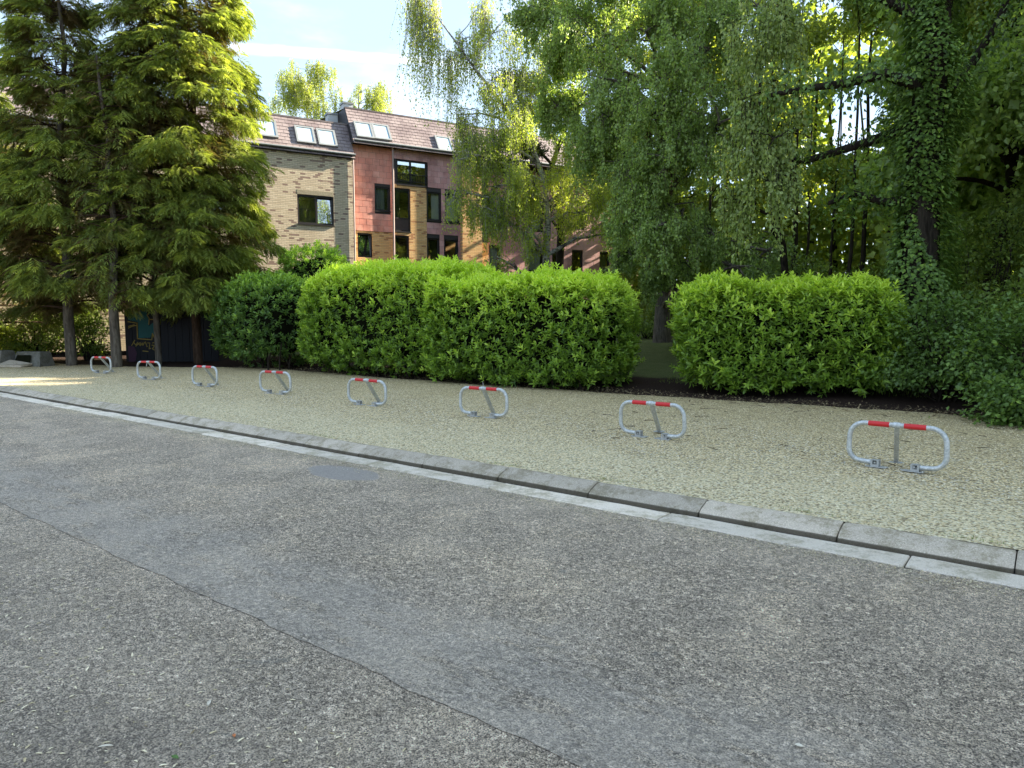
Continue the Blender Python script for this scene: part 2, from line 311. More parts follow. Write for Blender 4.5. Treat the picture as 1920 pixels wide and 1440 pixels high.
M = dict(
    asphalt=m_asphalt('worn_asphalt'), asphalt_near=m_asphalt('coarse_asphalt', True), gravel=m_gravel(), ground=m_ground(),
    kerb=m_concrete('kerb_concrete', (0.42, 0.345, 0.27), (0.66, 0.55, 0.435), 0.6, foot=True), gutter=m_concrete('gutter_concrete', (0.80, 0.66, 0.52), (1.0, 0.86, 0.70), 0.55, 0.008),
    mortar=m_concrete('dark_mortar', (0.06, 0.055, 0.045), (0.11, 0.10, 0.08)), block=m_concrete('old_concrete', (0.12, 0.115, 0.10), (0.24, 0.225, 0.19)),
    brick=m_brick('grey_brown_brick', (0.56, 0.45, 0.32), (0.68, 0.57, 0.42), (0.29, 0.20, 0.16), (0.28, 0.24, 0.19)),
    brick_y=m_brick('ochre_brick', (0.68, 0.39, 0.16), (0.78, 0.50, 0.24), (0.46, 0.22, 0.10), (0.42, 0.30, 0.19)),
    tile_r=m_tile('red_fibre_tile', (0.70, 0.28, 0.21), (0.80, 0.38, 0.30), (0.62, 0.42, 0.35)), tile_p=m_tile('purple_fibre_tile', (0.48, 0.23, 0.215), (0.60, 0.33, 0.31), (0.46, 0.36, 0.33)),
    slate=m_tile('pinkish_roof_slate', (0.165, 0.13, 0.128), (0.25, 0.20, 0.195), (0.28, 0.24, 0.22)), backing=simple('dark_batten', (0.03, 0.025, 0.025)),
    dark=simple('dark_brown_frame', (0.018, 0.014, 0.014), 0.5), dkpanel=simple('dark_brown_panel', (0.045, 0.03, 0.03), 0.5), zinc=simple('weathered_zinc', (0.24, 0.25, 0.25), 0.5, 0.5, 0.2), pipe=simple('pale_pink_pipe', (0.36, 0.27, 0.25), 0.5),
    white=simple('white_curtain', (0.75, 0.75, 0.72), 0.9, var=0.08), cream=simple('flue_render', (0.62, 0.62, 0.60), 0.8, var=0.12), room=simple('dim_room', (0.10, 0.10, 0.09), 0.9), blind=simple('grey_blind', (0.30, 0.31, 0.29), 0.9, var=0.1),
    glass=m_glass('window_glass', 0.12), glass_sky=m_glass('mirror_glass', 0.62, (0.85, 0.92, 1, 1)), roofglass=simple('skylight_glass', (0.38, 0.50, 0.58), 0.12, 0.8, var=0.15, scale=2),
    galv=m_galv(), red=simple('red_tape', (0.62, 0.018, 0.02), 0.4, 0.5, var=0.12), plate=simple('zinc_plate', (0.46, 0.45, 0.42), 0.55, 0.5, 0.3, var=0.3, scale=20),
    bark=m_bark('grey_bark', (0.06, 0.048, 0.036, 1), (0.19, 0.16, 0.125, 1)), barkb=m_bark('brown_bark', (0.035, 0.022, 0.014, 1), (0.12, 0.075, 0.05, 1)), barkd=m_bark('dark_bark', (0.014, 0.011, 0.008, 1), (0.055, 0.043, 0.032, 1)), birch=m_birchbark(),
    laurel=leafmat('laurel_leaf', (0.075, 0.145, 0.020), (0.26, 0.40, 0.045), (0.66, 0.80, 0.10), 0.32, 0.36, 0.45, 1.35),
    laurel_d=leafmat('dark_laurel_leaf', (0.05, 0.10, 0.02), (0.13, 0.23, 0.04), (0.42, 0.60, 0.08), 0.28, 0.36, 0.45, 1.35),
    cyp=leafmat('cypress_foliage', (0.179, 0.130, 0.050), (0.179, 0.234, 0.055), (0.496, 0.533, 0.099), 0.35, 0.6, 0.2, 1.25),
    bl=leafmat('birch_leaf', (0.167, 0.214, 0.048), (0.305, 0.373, 0.079), (0.578, 0.593, 0.106), 0.5, 0.45, 0.3, 1.6),
    by=leafmat('sunlit_birch_leaf', (0.18, 0.22, 0.04), (0.30, 0.34, 0.06), (0.42, 0.44, 0.10), 0.5, 0.45, 0.3, 1.6),
    broad=leafmat('broad_leaf', (0.156, 0.223, 0.062), (0.302, 0.394, 0.116), (0.558, 0.648, 0.171), 0.45, 0.4, 0.5, 1.6),
    pale=leafmat('pale_leaf', (0.165, 0.217, 0.074), (0.298, 0.367, 0.120), (0.529, 0.570, 0.172), 0.4, 0.4, 0.45, 1.5),
    pine=leafmat('pine_needle', (0.023, 0.038, 0.021), (0.049, 0.068, 0.034), (0.118, 0.127, 0.046), 0.2, 0.5, 0.3, 1.4),
    ivy=leafmat('ivy_leaf', (0.070, 0.118, 0.028), (0.149, 0.244, 0.048), (0.357, 0.504, 0.083), 0.25, 0.4, 0.4, 1.5),
    wood=leafmat('woodland_leaf', (0.130, 0.176, 0.039), (0.259, 0.311, 0.058), (0.482, 0.504, 0.078), 0.42, 0.5, 0.25, 1.35),
    under=leafmat('undergrowth_leaf', (0.082, 0.131, 0.029), (0.176, 0.244, 0.050), (0.372, 0.450, 0.079), 0.35, 0.45, 0.3, 1.6),
    core=simple('dark_filler', (0.012, 0.013, 0.007), 1.0, 0.0), litter=leafmat('pale_chip', (0.16, 0.11, 0.06), (0.58, 0.47, 0.27), (0.95, 0.83, 0.58), 0.0, 0.8, 0.2), twig=simple('twig_bark', (0.05, 0.035, 0.022), 0.95, 0.1),
    stone=leafmat('gravel_stone', (0.22, 0.16, 0.08), (0.70, 0.57, 0.34), (0.98, 0.87, 0.62), 0.0, 0.85, 0.25), grass=leafmat('grass_blade', (0.07, 0.11, 0.02), (0.12, 0.19, 0.035), (0.28, 0.32, 0.09), 0.4, 0.6, 0.2),
    shedw=simple('black_shed_board', (0.010, 0.010, 0.013), 0.6, 0.3), teal=simple('teal_spray_paint', (0.008, 0.10, 0.095), 0.6, var=0.5, scale=3), yel=simple('yellow_spray_paint', (0.30, 0.22, 0.035), 0.6), purp=simple('purple_spray_paint', (0.05, 0.012, 0.035), 0.6),
    leafg=simple('fresh_green_leaf', (0.09, 0.17, 0.03), 0.5), leafo=simple('orange_dry_leaf', (0.55, 0.19, 0.06), 0.7), leafw=simple('pale_dry_leaf', (0.70, 0.62, 0.48), 0.7))

# ------------------------------------------------------------------ frame along the kerb: a = metres to the left along it, t = metres behind it
K0 = np.array([3.07, 4.25]); KD = np.array([-0.787, 0.617]); KN = np.array([0.617, 0.787])
KANG = math.atan2(KD[1], KD[0])
def KT(a, t, z=0.0):
    p = K0 + KD * a + KN * t; return (p[0], p[1], z)
def at_of(x, y):
    d = np.array([x, y]) - K0; return float(d @ KD), float(d @ KN)
def hgt(t, a=0):
    t = np.asarray(t, float); return np.interp(t, [-400, -12.6, -12.5, 0.0, 0.2, 8.0, 16.5, 26, 400], [-0.1, -0.1, -0.2, -0.2, -0.012, -0.004, 0.68, 1.0, 1.6])
def gz(x, y): return float(hgt(at_of(x, y)[1]))
# objects laid along the kerb use x' = a, y' = t: x axis = KD, y axis must be KD rotated by +90 deg = -KN, so mirror a instead
# local frame: x = -a (towards the right), y = t
def kframe(o): o.location = (K0[0], K0[1], 0); o.rotation_euler = (0, 0, math.atan2(-KD[1], -KD[0])); return o
def sheet(name, xs, ys, zf, mat, kind='structure', edge=None):
    X, Y = np.meshgrid(xs, ys, indexing='ij'); Yv = Y if edge is None else edge(X, Y)
    V = np.stack([X, Yv, zf(X, Yv)], -1).reshape(-1, 3); nx, ny = len(xs), len(ys)
    i, j = np.meshgrid(np.arange(nx - 1), np.arange(ny - 1), indexing='ij'); a = (i * ny + j).ravel()
    F = np.stack([a, a + ny, a + ny + 1, a + 1], -1)
    o = kframe(obj(name, np_mesh(name, V, F, mat, smooth=True))); o['kind'] = kind; return o
rng = np.random.default_rng(7)
def wav(x, s, sd=0):
    r = np.random.default_rng(sd); x = np.asarray(x, float); v = 0
    for k in range(5): v = v + np.sin(x * s * 1.9 ** k + r.uniform(0, 6.3)) / 1.5 ** k
    return v / 2.5
sheet('ground', np.concatenate([[-400, -120], np.linspace(-60, 40, 120), [120, 400]]), np.concatenate([[-400, -60, -12.6, -12.5, -6, 0.0, 0.21], np.linspace(1, 34, 60), [60, 120, 400]]),
      lambda X, T: hgt(T) + 0.05 * wav(X, 0.6, 3) * np.clip((T - 8) / 6, 0, 1), M['ground'])
xs = np.linspace(-60, 14, 1480)
far = [xs, np.array([0.0, 1.0])]
def road_edge(X, Y): return np.where(Y < 0.5, -3.23 + 0.018 * wav(X, 7, 5), -0.265 + 0.012 * wav(X, 9, 6))
def ridge(X, T): return -0.1 + 0.0 * X
r1 = sheet('road', xs, np.array([0.0, 0.02, 0.1, 0.3, 0.6, 1.0]), lambda X, T: -0.100 - 0.012 * np.exp(-((T + 0.30) / 0.03) ** 2), M['asphalt'],
           edge=lambda X, Y: road_edge(X, 0 * Y) * (1 - Y) + road_edge(X, 0 * Y + 1) * Y)
r2 = sheet('road_near_lane', xs, np.array([-12.5, -9, -6, -4, -3.30, -3.17]), lambda X, T: -0.1045 + 0 * X, M['asphalt_near'])
# gravel lot
def gravel_edge(X, Y):
    a = -X; back = np.interp(a, [-14, -6, -2, 1.5, 4, 8, 13, 19, 23, 26, 32], [5.4, 5.6, 6.1, 7.6, 7.3, 7.05, 6.9, 7.2, 4.9, 4.2, 3.8]) + 0.10 * wav(X, 1.6, 8) + 0.04 * wav(X, 8, 9)
    return 0.20 + (back - 0.2) * Y
sheet('gravel_lot', np.linspace(-32, 14, 500), np.linspace(0, 1, 26), lambda X, T: 0.004 + 0.007 * wav(X + T * 1.3, 2.0, 11) * np.clip(T - 0.3, 0, 1), M['gravel'], edge=gravel_edge)

# kerb and gutter: bedding plus single stones
def prism(profile, x0, x1, jitter=0.0, nseg=1, tint=0.5):
    """extrude a closed profile of (y,z) along x; returns V,F list"""
    pr = np.array(profile); n = len(pr); xs_ = np.linspace(x0, x1, nseg + 1); V = []
    for i, x in enumerate(xs_): V.append(np.column_stack([np.full(n, x), pr + (rng.normal(0, jitter, pr.shape) if jitter else 0)]))
    V = np.concatenate(V); F = [(i * n + j, i * n + (j + 1) % n, (i + 1) * n + (j + 1) % n, (i + 1) * n + j) for i in range(nseg) for j in range(n)]
    return V, np.array(F), n
def stone_mesh(name, profile, L, mat, bev=0.008, jit=0.0015):
    pr = np.array(profile); c = pr.mean(0); n = len(pr); xs_ = np.concatenate([[0, bev], np.linspace(0.12, L - 0.12, 6), [L - bev, L]])
    V = []
    for i, x in enumerate(xs_):
        q = pr.copy()
        if i in (0, len(xs_) - 1): q = c + (q - c) * np.array([1 - 2 * bev / (np.ptp(pr[:, 0]) + 1e-9), 1 - 2 * bev / np.ptp(pr[:, 1])])
        V.append(np.column_stack([np.full(n, x), q + rng.normal(0, jit, q.shape)]))
    V = np.concatenate(V); k = len(xs_)
    F = np.array([(i * n + j, i * n + (j + 1) % n, (i + 1) * n + (j + 1) % n, (i + 1) * n + j)[::-1] for i in range(k - 1) for j in range(n)])
    me = bpy.data.meshes.new(name); faces = [tuple(int(q) for q in f) for f in F] + [tuple(range(n)), tuple(range((k - 1) * n, k * n))[::-1]]
    me.from_pydata([tuple(map(float, v)) for v in V], [], faces); me.materials.append(mat); return me
kerbprof = [(0.0, -0.14), (0.0, -0.070), (0.010, -0.058), (0.05, -0.034), (0.13, -0.004), (0.155, 0.006), (0.195, 0.008), (0.21, -0.002), (0.21, -0.14)]
gutprof = [(-0.255, -0.15), (-0.255, -0.102), (-0.245, -0.0935), (-0.02, -0.0935), (-0.008, -0.099), (-0.008, -0.15)]
kerb = MB().box((-36, 0.03, -0.19), (5, 0.2, -0.07)).obj('kerb', M['mortar']); kframe(kerb); kerb['kind'] = 'structure'
gut = MB().box((-36, -0.25, -0.2), (5, -0.006, -0.108)).obj('gutter', M['mortar']); kframe(gut); gut['kind'] = 'structure'
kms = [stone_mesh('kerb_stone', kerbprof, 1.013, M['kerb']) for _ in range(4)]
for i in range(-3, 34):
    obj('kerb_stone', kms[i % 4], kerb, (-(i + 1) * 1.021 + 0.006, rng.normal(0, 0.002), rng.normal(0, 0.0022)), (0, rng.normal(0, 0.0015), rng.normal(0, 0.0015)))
gms = [stone_mesh('gutter_slab', gutprof, 1.70, M['gutter'], 0.006, 0.002) for _ in range(3)]
for i in range(-2, 20):
    obj('gutter_slab', gms[i % 3], gut, (-(i + 1) * 1.71 - 0.55, rng.normal(0, 0.003), rng.normal(0, 0.002)), (rng.normal(0, 0.006), rng.normal(0, 0.001), 0))

# ------------------------------------------------------------------ scattering small geometry with numpy
def norm(a): return a / (np.linalg.norm(a, axis=-1, keepdims=True) + 1e-9)
def frames(D, up=None, roll=None):
    """rotation matrices whose y axis is D and whose z axis is near up"""
    D = norm(D); U = np.broadcast_to(np.array([0, 0, 1.0]) if up is None else up, D.shape) + 1e-3
    X = norm(np.cross(D, U)); Z = np.cross(X, D)
    if roll is not None:
        c, s = np.cos(roll)[:, None], np.sin(roll)[:, None]; X, Z = X * c + Z * s, Z * c - X * s
    return np.stack([X, D, Z], -1)
def scat(name, TV, TF, P, R, Sc, v, mat, parent=None):
    TV = np.asarray(TV, float); TF = [np.asarray(f) for f in (TF if isinstance(TF, list) else [TF])]; n = len(P); k = len(TV)
    if np.ndim(Sc) == 1: Sc = np.asarray(Sc)[:, None]
    V = np.einsum('nij,nkj->nki', R, TV[None] * Sc[:, None, :] if Sc.shape[-1] == 3 else TV[None] * Sc[:, :, None]) + P[:, None]
    off = (np.arange(n) * k)[:, None, None]
    return obj(name, np_mesh(name, V.reshape(-1, 3), [(f[None] + off).reshape(-1, f.shape[1]) for f in TF], mat, np.repeat(v, k)), parent)
# leaf templates, unit length along +y
LAUREL = (np.array([(0, 0, 0), (-0.17, 0.3, 0.05), (-0.16, 0.7, 0.03), (0, 1, -0.12), (0.16, 0.7, 0.03), (0.17, 0.3, 0.05)]), np.array([(0, 3, 2, 1), (0, 5, 4, 3)]))
OVAL = (np.array([(0, 0, 0), (-0.30, 0.45, 0.06), (0, 1, -0.10), (0.30, 0.45, 0.06)]), np.array([(0, 2, 1), (0, 3, 2)]))
BROADL = (np.array([(0, 0, 0), (-0.38, 0.42, 0.07), (0, 1, -0.12), (0.38, 0.42, 0.07)]), np.array([(0, 2, 1), (0, 3, 2)]))
STONE = (np.array([(1, 0, 0), (0, 1, 0), (-1, 0, 0), (0, -1, 0), (0.2, 0.1, 0.7)]) * 0.5, np.array([(0, 1, 4), (1, 2, 4), (2, 3, 4), (3, 0, 4)]))
def frond(nl=9, seed=0):
    r = np.random.default_rng(seed); V = []; F = []
    for i in range(nl):
        f = (i + 0.4) / nl; y = f * 0.9; L = 0.42 * math.sin(math.pi * (0.15 + 0.75 * (1 - f))) + 0.1; z = -0.35 * f * f
        for s in (-1, 1):
            n = len(V); a = rad(52 + r.uniform(-12, 12)); l = L * r.uniform(0.75, 1.15); dx, dy = s * math.sin(a) * l, math.cos(a) * l; w = 0.045
            V += [(0, y, z), (dx * 0.5 - dy / l * w * s, y + dy * 0.5 + abs(dx) / l * w, z - 0.02), (dx, y + dy, z - 0.22 * l - 0.05), (dx * 0.5 + dy / l * w * s, y + dy * 0.5 - abs(dx) / l * w, z - 0.06)]
            F.append((n, n + 1, n + 2, n + 3))
    n = len(V); V += [(0, 0.86, -0.30), (-0.04, 0.97, -0.36), (0, 1.15, -0.5), (0.04, 0.97, -0.36)]; F.append((n, n + 1, n + 2, n + 3))
    return np.array(V), np.array(F)
def laurel_leaf_mesh(mat):
    ys = [0, 0.12, 0.35, 0.62, 0.85, 1.0]; ws = [0.012, 0.09, 0.165, 0.17, 0.10, 0.0]; V = []
    for y, w in zip(ys, ws): z = 0.06 * math.sin(y * 3.1) - 0.14 * y * y; V += [(-w, y, z + w * 0.35), (0, y, z), (w, y, z + w * 0.35)]
    F = []
    for i in range(5): F += [(i * 3, i * 3 + 1, i * 3 + 4, i * 3 + 3), (i * 3 + 1, i * 3 + 2, i * 3 + 5, i * 3 + 4)]
    return V, F
def leaf_meshes(mat, vs):
    V, F = laurel_leaf_mesh(mat); return [np_mesh('leaf', V, np.array(F), mat, np.full(len(V), v), True) for v in vs]

# ------------------------------------------------------------------ laurel hedges
def hedge(label, c, yaw, half, top, nshoot, mat, seed, young=1.0, nbig=300, leafL=0.125, slope=0.0, gap=None, group=None, pw=5.0, cat='hedge', name='laurel_hedge'):
    r = np.random.default_rng(seed); hx, hy = half; hz = top / 2; z0 = gz(c[0], c[1])
    root = empty(name, (c[0], c[1], z0)); tag(root, label, cat, group)
    H = np.array([hx, hy, hz])
    def surf(n):
        A = np.array([hy * hz, hx * hz, hx * hy]); ax = r.choice(3, n, p=A / A.sum()); q = r.uniform(-1, 1, (n, 3)); sg = np.where(r.random(n) < 0.5, -1, 1); sg = np.where((ax == 2) & (r.random(n) < 0.85), 1, sg)
        q[np.arange(n), ax] = sg; q = q / (np.sum(np.abs(q) ** pw, 1, keepdims=True) ** (1 / pw))
        nn = norm(np.sign(q) * np.abs(q) ** (pw - 1) / H); return q, nn
    ph = r.uniform(0, 6.3, 12)
    def place(q, nn, inset):
        p = q * H; b = 0.06 * np.sin(p[:, 0] * 2.3 + ph[0]) * np.cos(p[:, 2] * 2.1 + ph[1]) + 0.045 * np.sin(p[:, 0] * 4.9 + p[:, 2] * 4 + ph[2]) + 0.06 * np.sin(p[:, 1] * 5 + p[:, 0] * 3 + ph[3])
        p = p + nn * (b - inset)[:, None]; p[:, 2] += slope * p[:, 0] * (p[:, 2] + hz) / (2 * hz); p[:, 2] += hz; return p
    cy, sy = math.cos(yaw), math.sin(yaw); RZ = np.array([[cy, -sy, 0], [sy, cy, 0], [0, 0, 1]])
    # solid dark hull added inside to block the view through the leaves
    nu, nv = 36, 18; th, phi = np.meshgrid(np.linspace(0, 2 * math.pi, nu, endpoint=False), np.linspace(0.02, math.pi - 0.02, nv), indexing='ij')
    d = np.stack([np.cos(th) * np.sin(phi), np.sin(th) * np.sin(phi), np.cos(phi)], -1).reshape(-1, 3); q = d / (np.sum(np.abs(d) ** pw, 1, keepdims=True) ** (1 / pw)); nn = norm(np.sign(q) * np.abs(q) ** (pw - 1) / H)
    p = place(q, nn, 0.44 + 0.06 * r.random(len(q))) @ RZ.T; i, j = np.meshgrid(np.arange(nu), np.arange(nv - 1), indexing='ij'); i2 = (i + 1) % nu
    obj('inner_dark_hull', np_mesh('inner_dark_hull', p, np.stack([i * nv + j, i * nv + j + 1, i2 * nv + j + 1, i2 * nv + j], -1).reshape(-1, 4), M['core']), root)
    q, nn = surf(nshoot); inset = np.abs(r.normal(0, 0.15, nshoot)) + 0.02; inset -= (r.random(nshoot) < 0.12) * 0.12
    P = place(q, nn, inset) @ RZ.T; NN = nn @ RZ.T
    ax = norm(NN * 0.75 + np.array([0, 0, 0.75]) + r.normal(0, 0.25, NN.shape))
    hgt_ = q[:, 2] * 0.5 + 0.5
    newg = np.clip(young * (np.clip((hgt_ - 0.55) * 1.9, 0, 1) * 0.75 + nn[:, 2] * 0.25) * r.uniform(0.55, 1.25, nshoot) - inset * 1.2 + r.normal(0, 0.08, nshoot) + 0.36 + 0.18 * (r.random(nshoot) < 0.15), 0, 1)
    nl = 7; I = np.repeat(np.arange(nshoot), nl); kk = np.tile(np.arange(nl), nshoot); m = len(I)
    F0 = frames(ax, np.array([0.3, 0.2, 1.0])); az = kk * 2.4 + np.repeat(r.uniform(0, 6.3, nshoot), nl); f = kk / nl; tilt = rad(68) - f * rad(48) + r.normal(0, 0.15, m)
    loc = np.stack([np.cos(az) * np.sin(tilt), np.cos(tilt), np.sin(az) * np.sin(tilt)], -1); D = np.einsum('nij,nj->ni', F0[I], loc)
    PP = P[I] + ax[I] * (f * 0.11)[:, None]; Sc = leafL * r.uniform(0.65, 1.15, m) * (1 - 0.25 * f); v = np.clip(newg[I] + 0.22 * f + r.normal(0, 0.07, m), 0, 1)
    upv = norm(ax[I] + 0.4 * np.array([0, 0, 1]) + r.normal(0, 0.2, (m, 3))); R = frames(D, upv)
    # the leaves that show largest (towards the road side, outermost) become single parts
    wp = PP + np.array([c[0], c[1], z0]); dist = np.linalg.norm(wp - np.array([0, 0, HC]), axis=1); fac = np.sum(NN[I] * norm(np.array([0, 0, HC]) - wp), 1)
    facing = np.abs(np.sum(R[:, :, 2] * norm(np.array([0, 0, HC]) - wp), 1))
    score = Sc / dist * facing * (fac > 0.25) * (inset[I] < 0.06); big = np.argsort(-score)[:nbig]; keep = np.ones(m, bool); keep[big] = False
    lv = leaf_meshes(mat, [0.15, 0.35, 0.55, 0.8, 1.0])
    for b in big:
        Mx = Matrix([[*(R[b][i] * Sc[b] * 1.08), PP[b][i]] for i in range(3)] + [[0, 0, 0, 1]]); o = bpy.data.objects.new('leaf', lv[int(np.argmin(abs(np.array([0.15, 0.35, 0.55, 0.8, 1.0]) - v[b])))]); COL.objects.link(o); o.parent = root; o.matrix_local = Mx
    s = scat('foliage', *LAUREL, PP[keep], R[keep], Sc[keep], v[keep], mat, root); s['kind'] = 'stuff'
    # woody stems at the foot
    st = MB()
    for k in range(int(hx * 5)):
        x = r.uniform(-hx * 0.85, hx * 0.85); y = r.uniform(-hy * 0.6, hy * 0.6); b = RZ @ np.array([x, y, 0]); st.tube([b, b + [r.normal(0, 0.05), r.normal(0, 0.05), 0.35], b + [r.normal(0, 0.15), r.normal(0, 0.15), 0.8]], [0.03, 0.024, 0.015], 5)
    st.obj('stems', M['barkd'], root)['kind'] = 'stuff'; return root
HY = rad(-35)
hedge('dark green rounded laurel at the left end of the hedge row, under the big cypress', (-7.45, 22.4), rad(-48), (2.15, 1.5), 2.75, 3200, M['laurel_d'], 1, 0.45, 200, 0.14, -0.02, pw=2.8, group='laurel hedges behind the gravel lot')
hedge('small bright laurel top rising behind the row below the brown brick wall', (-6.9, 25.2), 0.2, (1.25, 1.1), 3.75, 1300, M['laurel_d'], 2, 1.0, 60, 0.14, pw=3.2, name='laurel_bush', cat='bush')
hedge('tallest laurel hedge with lime green crown, left middle of the row below the red tiles', (-3.0, 19.1), HY, (3.0, 1.35), 2.82, 7600, M['laurel'], 3, 1.0, 300, 0.13, -0.01, pw=4.2, group='laurel hedges behind the gravel lot')
hedge('lime topped laurel hedge ending at the grassy gap, behind the two middle barriers', (0.35, 16.4), HY, (2.35, 1.25), 2.36, 7000, M['laurel'], 4, 1.0, 300, 0.125, -0.01, pw=6.0, group='laurel hedges behind the gravel lot')
hedge('separate boxy laurel hedge right of the grassy gap, with big glossy leaves', (5.3, 13.95), rad(-20), (1.95, 1.05), 2.02, 6400, M['laurel'], 5, 0.62, 300, 0.135, -0.03, pw=5.5, group='laurel hedges behind the gravel lot')

# ------------------------------------------------------------------ trees
def curve(a, b, sag=0.0, n=5, wob=0.0, r=None, up=0.0):
    a = np.array(a, float); b = np.array(b, float); t = np.linspace(0, 1, n)[:, None]; p = a + (b - a) * t; p[:, 2] += (4 * t * (1 - t))[:, 0] * (up - sag)
    if wob and r is not None: p[1:-1] += r.normal(0, wob, (n - 2, 3))
    return p
def conifer(label, x, y, H, R, zb, n, seed, tr=0.17, mat='cyp', lean=0.0, sparse=0.0, bark='bark', group=None, tone=0.0):
    r = np.random.default_rng(seed); z0 = gz(x, y); root = empty('cypress_tree', (x, y, z0)); tag(root, label, 'tree', group)
    tp = np.array([(r.normal(0, 0.02) * k, r.normal(0, 0.02) * k, H * k / 8) for k in range(9)]); tp[0, 2] = -0.1
    MB().tube(tp, np.linspace(tr, 0.03, 9), 10).obj('trunk', M[bark], root, True)
    br = MB(); nb = int(H * 15)
    P = []; D = []; SC = []; v = []
    for i in range(nb):
        f = (i + r.random()) / nb; z = zb + (H - zb) * f; prof = (1 - f) ** 0.52 * (1 - 0.30 * math.exp(-f * 14)); L = R * prof * r.uniform(0.72, 1.12) + 0.25; az = r.uniform(0, 6.283)
        d = np.array([math.cos(az), math.sin(az), 0]); end = d * L + [0, 0, z + L * r.uniform(-0.22, 0.30)]; c = curve((0, 0, z), end, up=L * 0.06, n=4)
        br.tube(c, np.linspace(0.035 * (1 - f) + 0.012, 0.006, 4), 4, cap=False)
        ns = int(n / nb * (0.5 + prof) / 1.1 * r.uniform(0.6, 1.4) * (1 - sparse * (r.random() < 0.5)))
        u = 0.30 + 0.72 * r.random(ns) ** 0.62; base = np.stack([np.interp(u, np.linspace(0, 1, 4), c[:, k]) for k in range(3)], -1); side = np.cross(d, [0, 0, 1.0])
        sp = r.normal(0, 1, ns) * (0.10 + 0.22 * L * (1.1 - u)); base = base + side * sp[:, None] + np.stack([0 * sp, 0 * sp, r.normal(0, 0.10, ns) - 0.12 * np.abs(sp)], -1)
        dd = d + side * (np.sign(sp) * 0.55)[:, None] + np.stack([r.normal(0, 0.28, ns), r.normal(0, 0.28, ns), r.uniform(-0.95, 0.10, ns)], -1)
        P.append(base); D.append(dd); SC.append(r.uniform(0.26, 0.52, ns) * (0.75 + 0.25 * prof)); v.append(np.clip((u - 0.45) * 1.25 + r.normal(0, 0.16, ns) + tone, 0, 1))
    for k in range(int(sparse * 60)):   # dead twigs inside the thin part
        z = r.uniform(zb, H * 0.75); az = r.uniform(0, 6.3); L = r.uniform(0.4, 1.2); br.tube([(0, 0, z), (math.cos(az) * L, math.sin(az) * L, z + r.uniform(-0.4, 0.2))], [0.012, 0.004], 3, cap=False)
    br.obj('branches', M['barkb'], root)['kind'] = 'stuff'
    P = np.concatenate(P); D = np.concatenate(D); SC = np.concatenate(SC); v = np.concatenate(v)
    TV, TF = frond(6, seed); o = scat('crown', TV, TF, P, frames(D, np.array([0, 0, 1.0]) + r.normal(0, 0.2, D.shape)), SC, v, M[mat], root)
    return root
G = 'row of cypresses left of the laurel hedges'
def tpos(px, py): p = onz(px, py, 0); return p.x, p.y
conifer('low spreading cypress cut off by the left picture edge behind the concrete blocks', -17.6, 23.6, 9.2, 3.2, 0.9, 7500, 21, 0.16, group=G)
conifer('tall dark cypress with a thick trunk, first trunk to the right of the concrete blocks', *tpos(135, 685), 13.0, 2.0, 1.7, 11500, 22, 0.17, group=G)
conifer('thin see-through cypress with dead inner twigs and a bare grey trunk left of the graffiti', *tpos(220, 688), 9.3, 1.15, 1.9, 1700, 23, 0.16, sparse=0.85, group=G)
conifer('slim trunk cypress standing right in front of the yellow and teal graffiti', *tpos(298, 683), 16.5, 1.75, 2.0, 8200, 24, 0.105, group=G)
conifer('largest sunlit cypress, rightmost of the row, leaning over the laurels', *tpos(372, 681), 19.0, 2.5, 1.9, 19000, 25, 0.15, bark='barkb', group=G, tone=0.05)

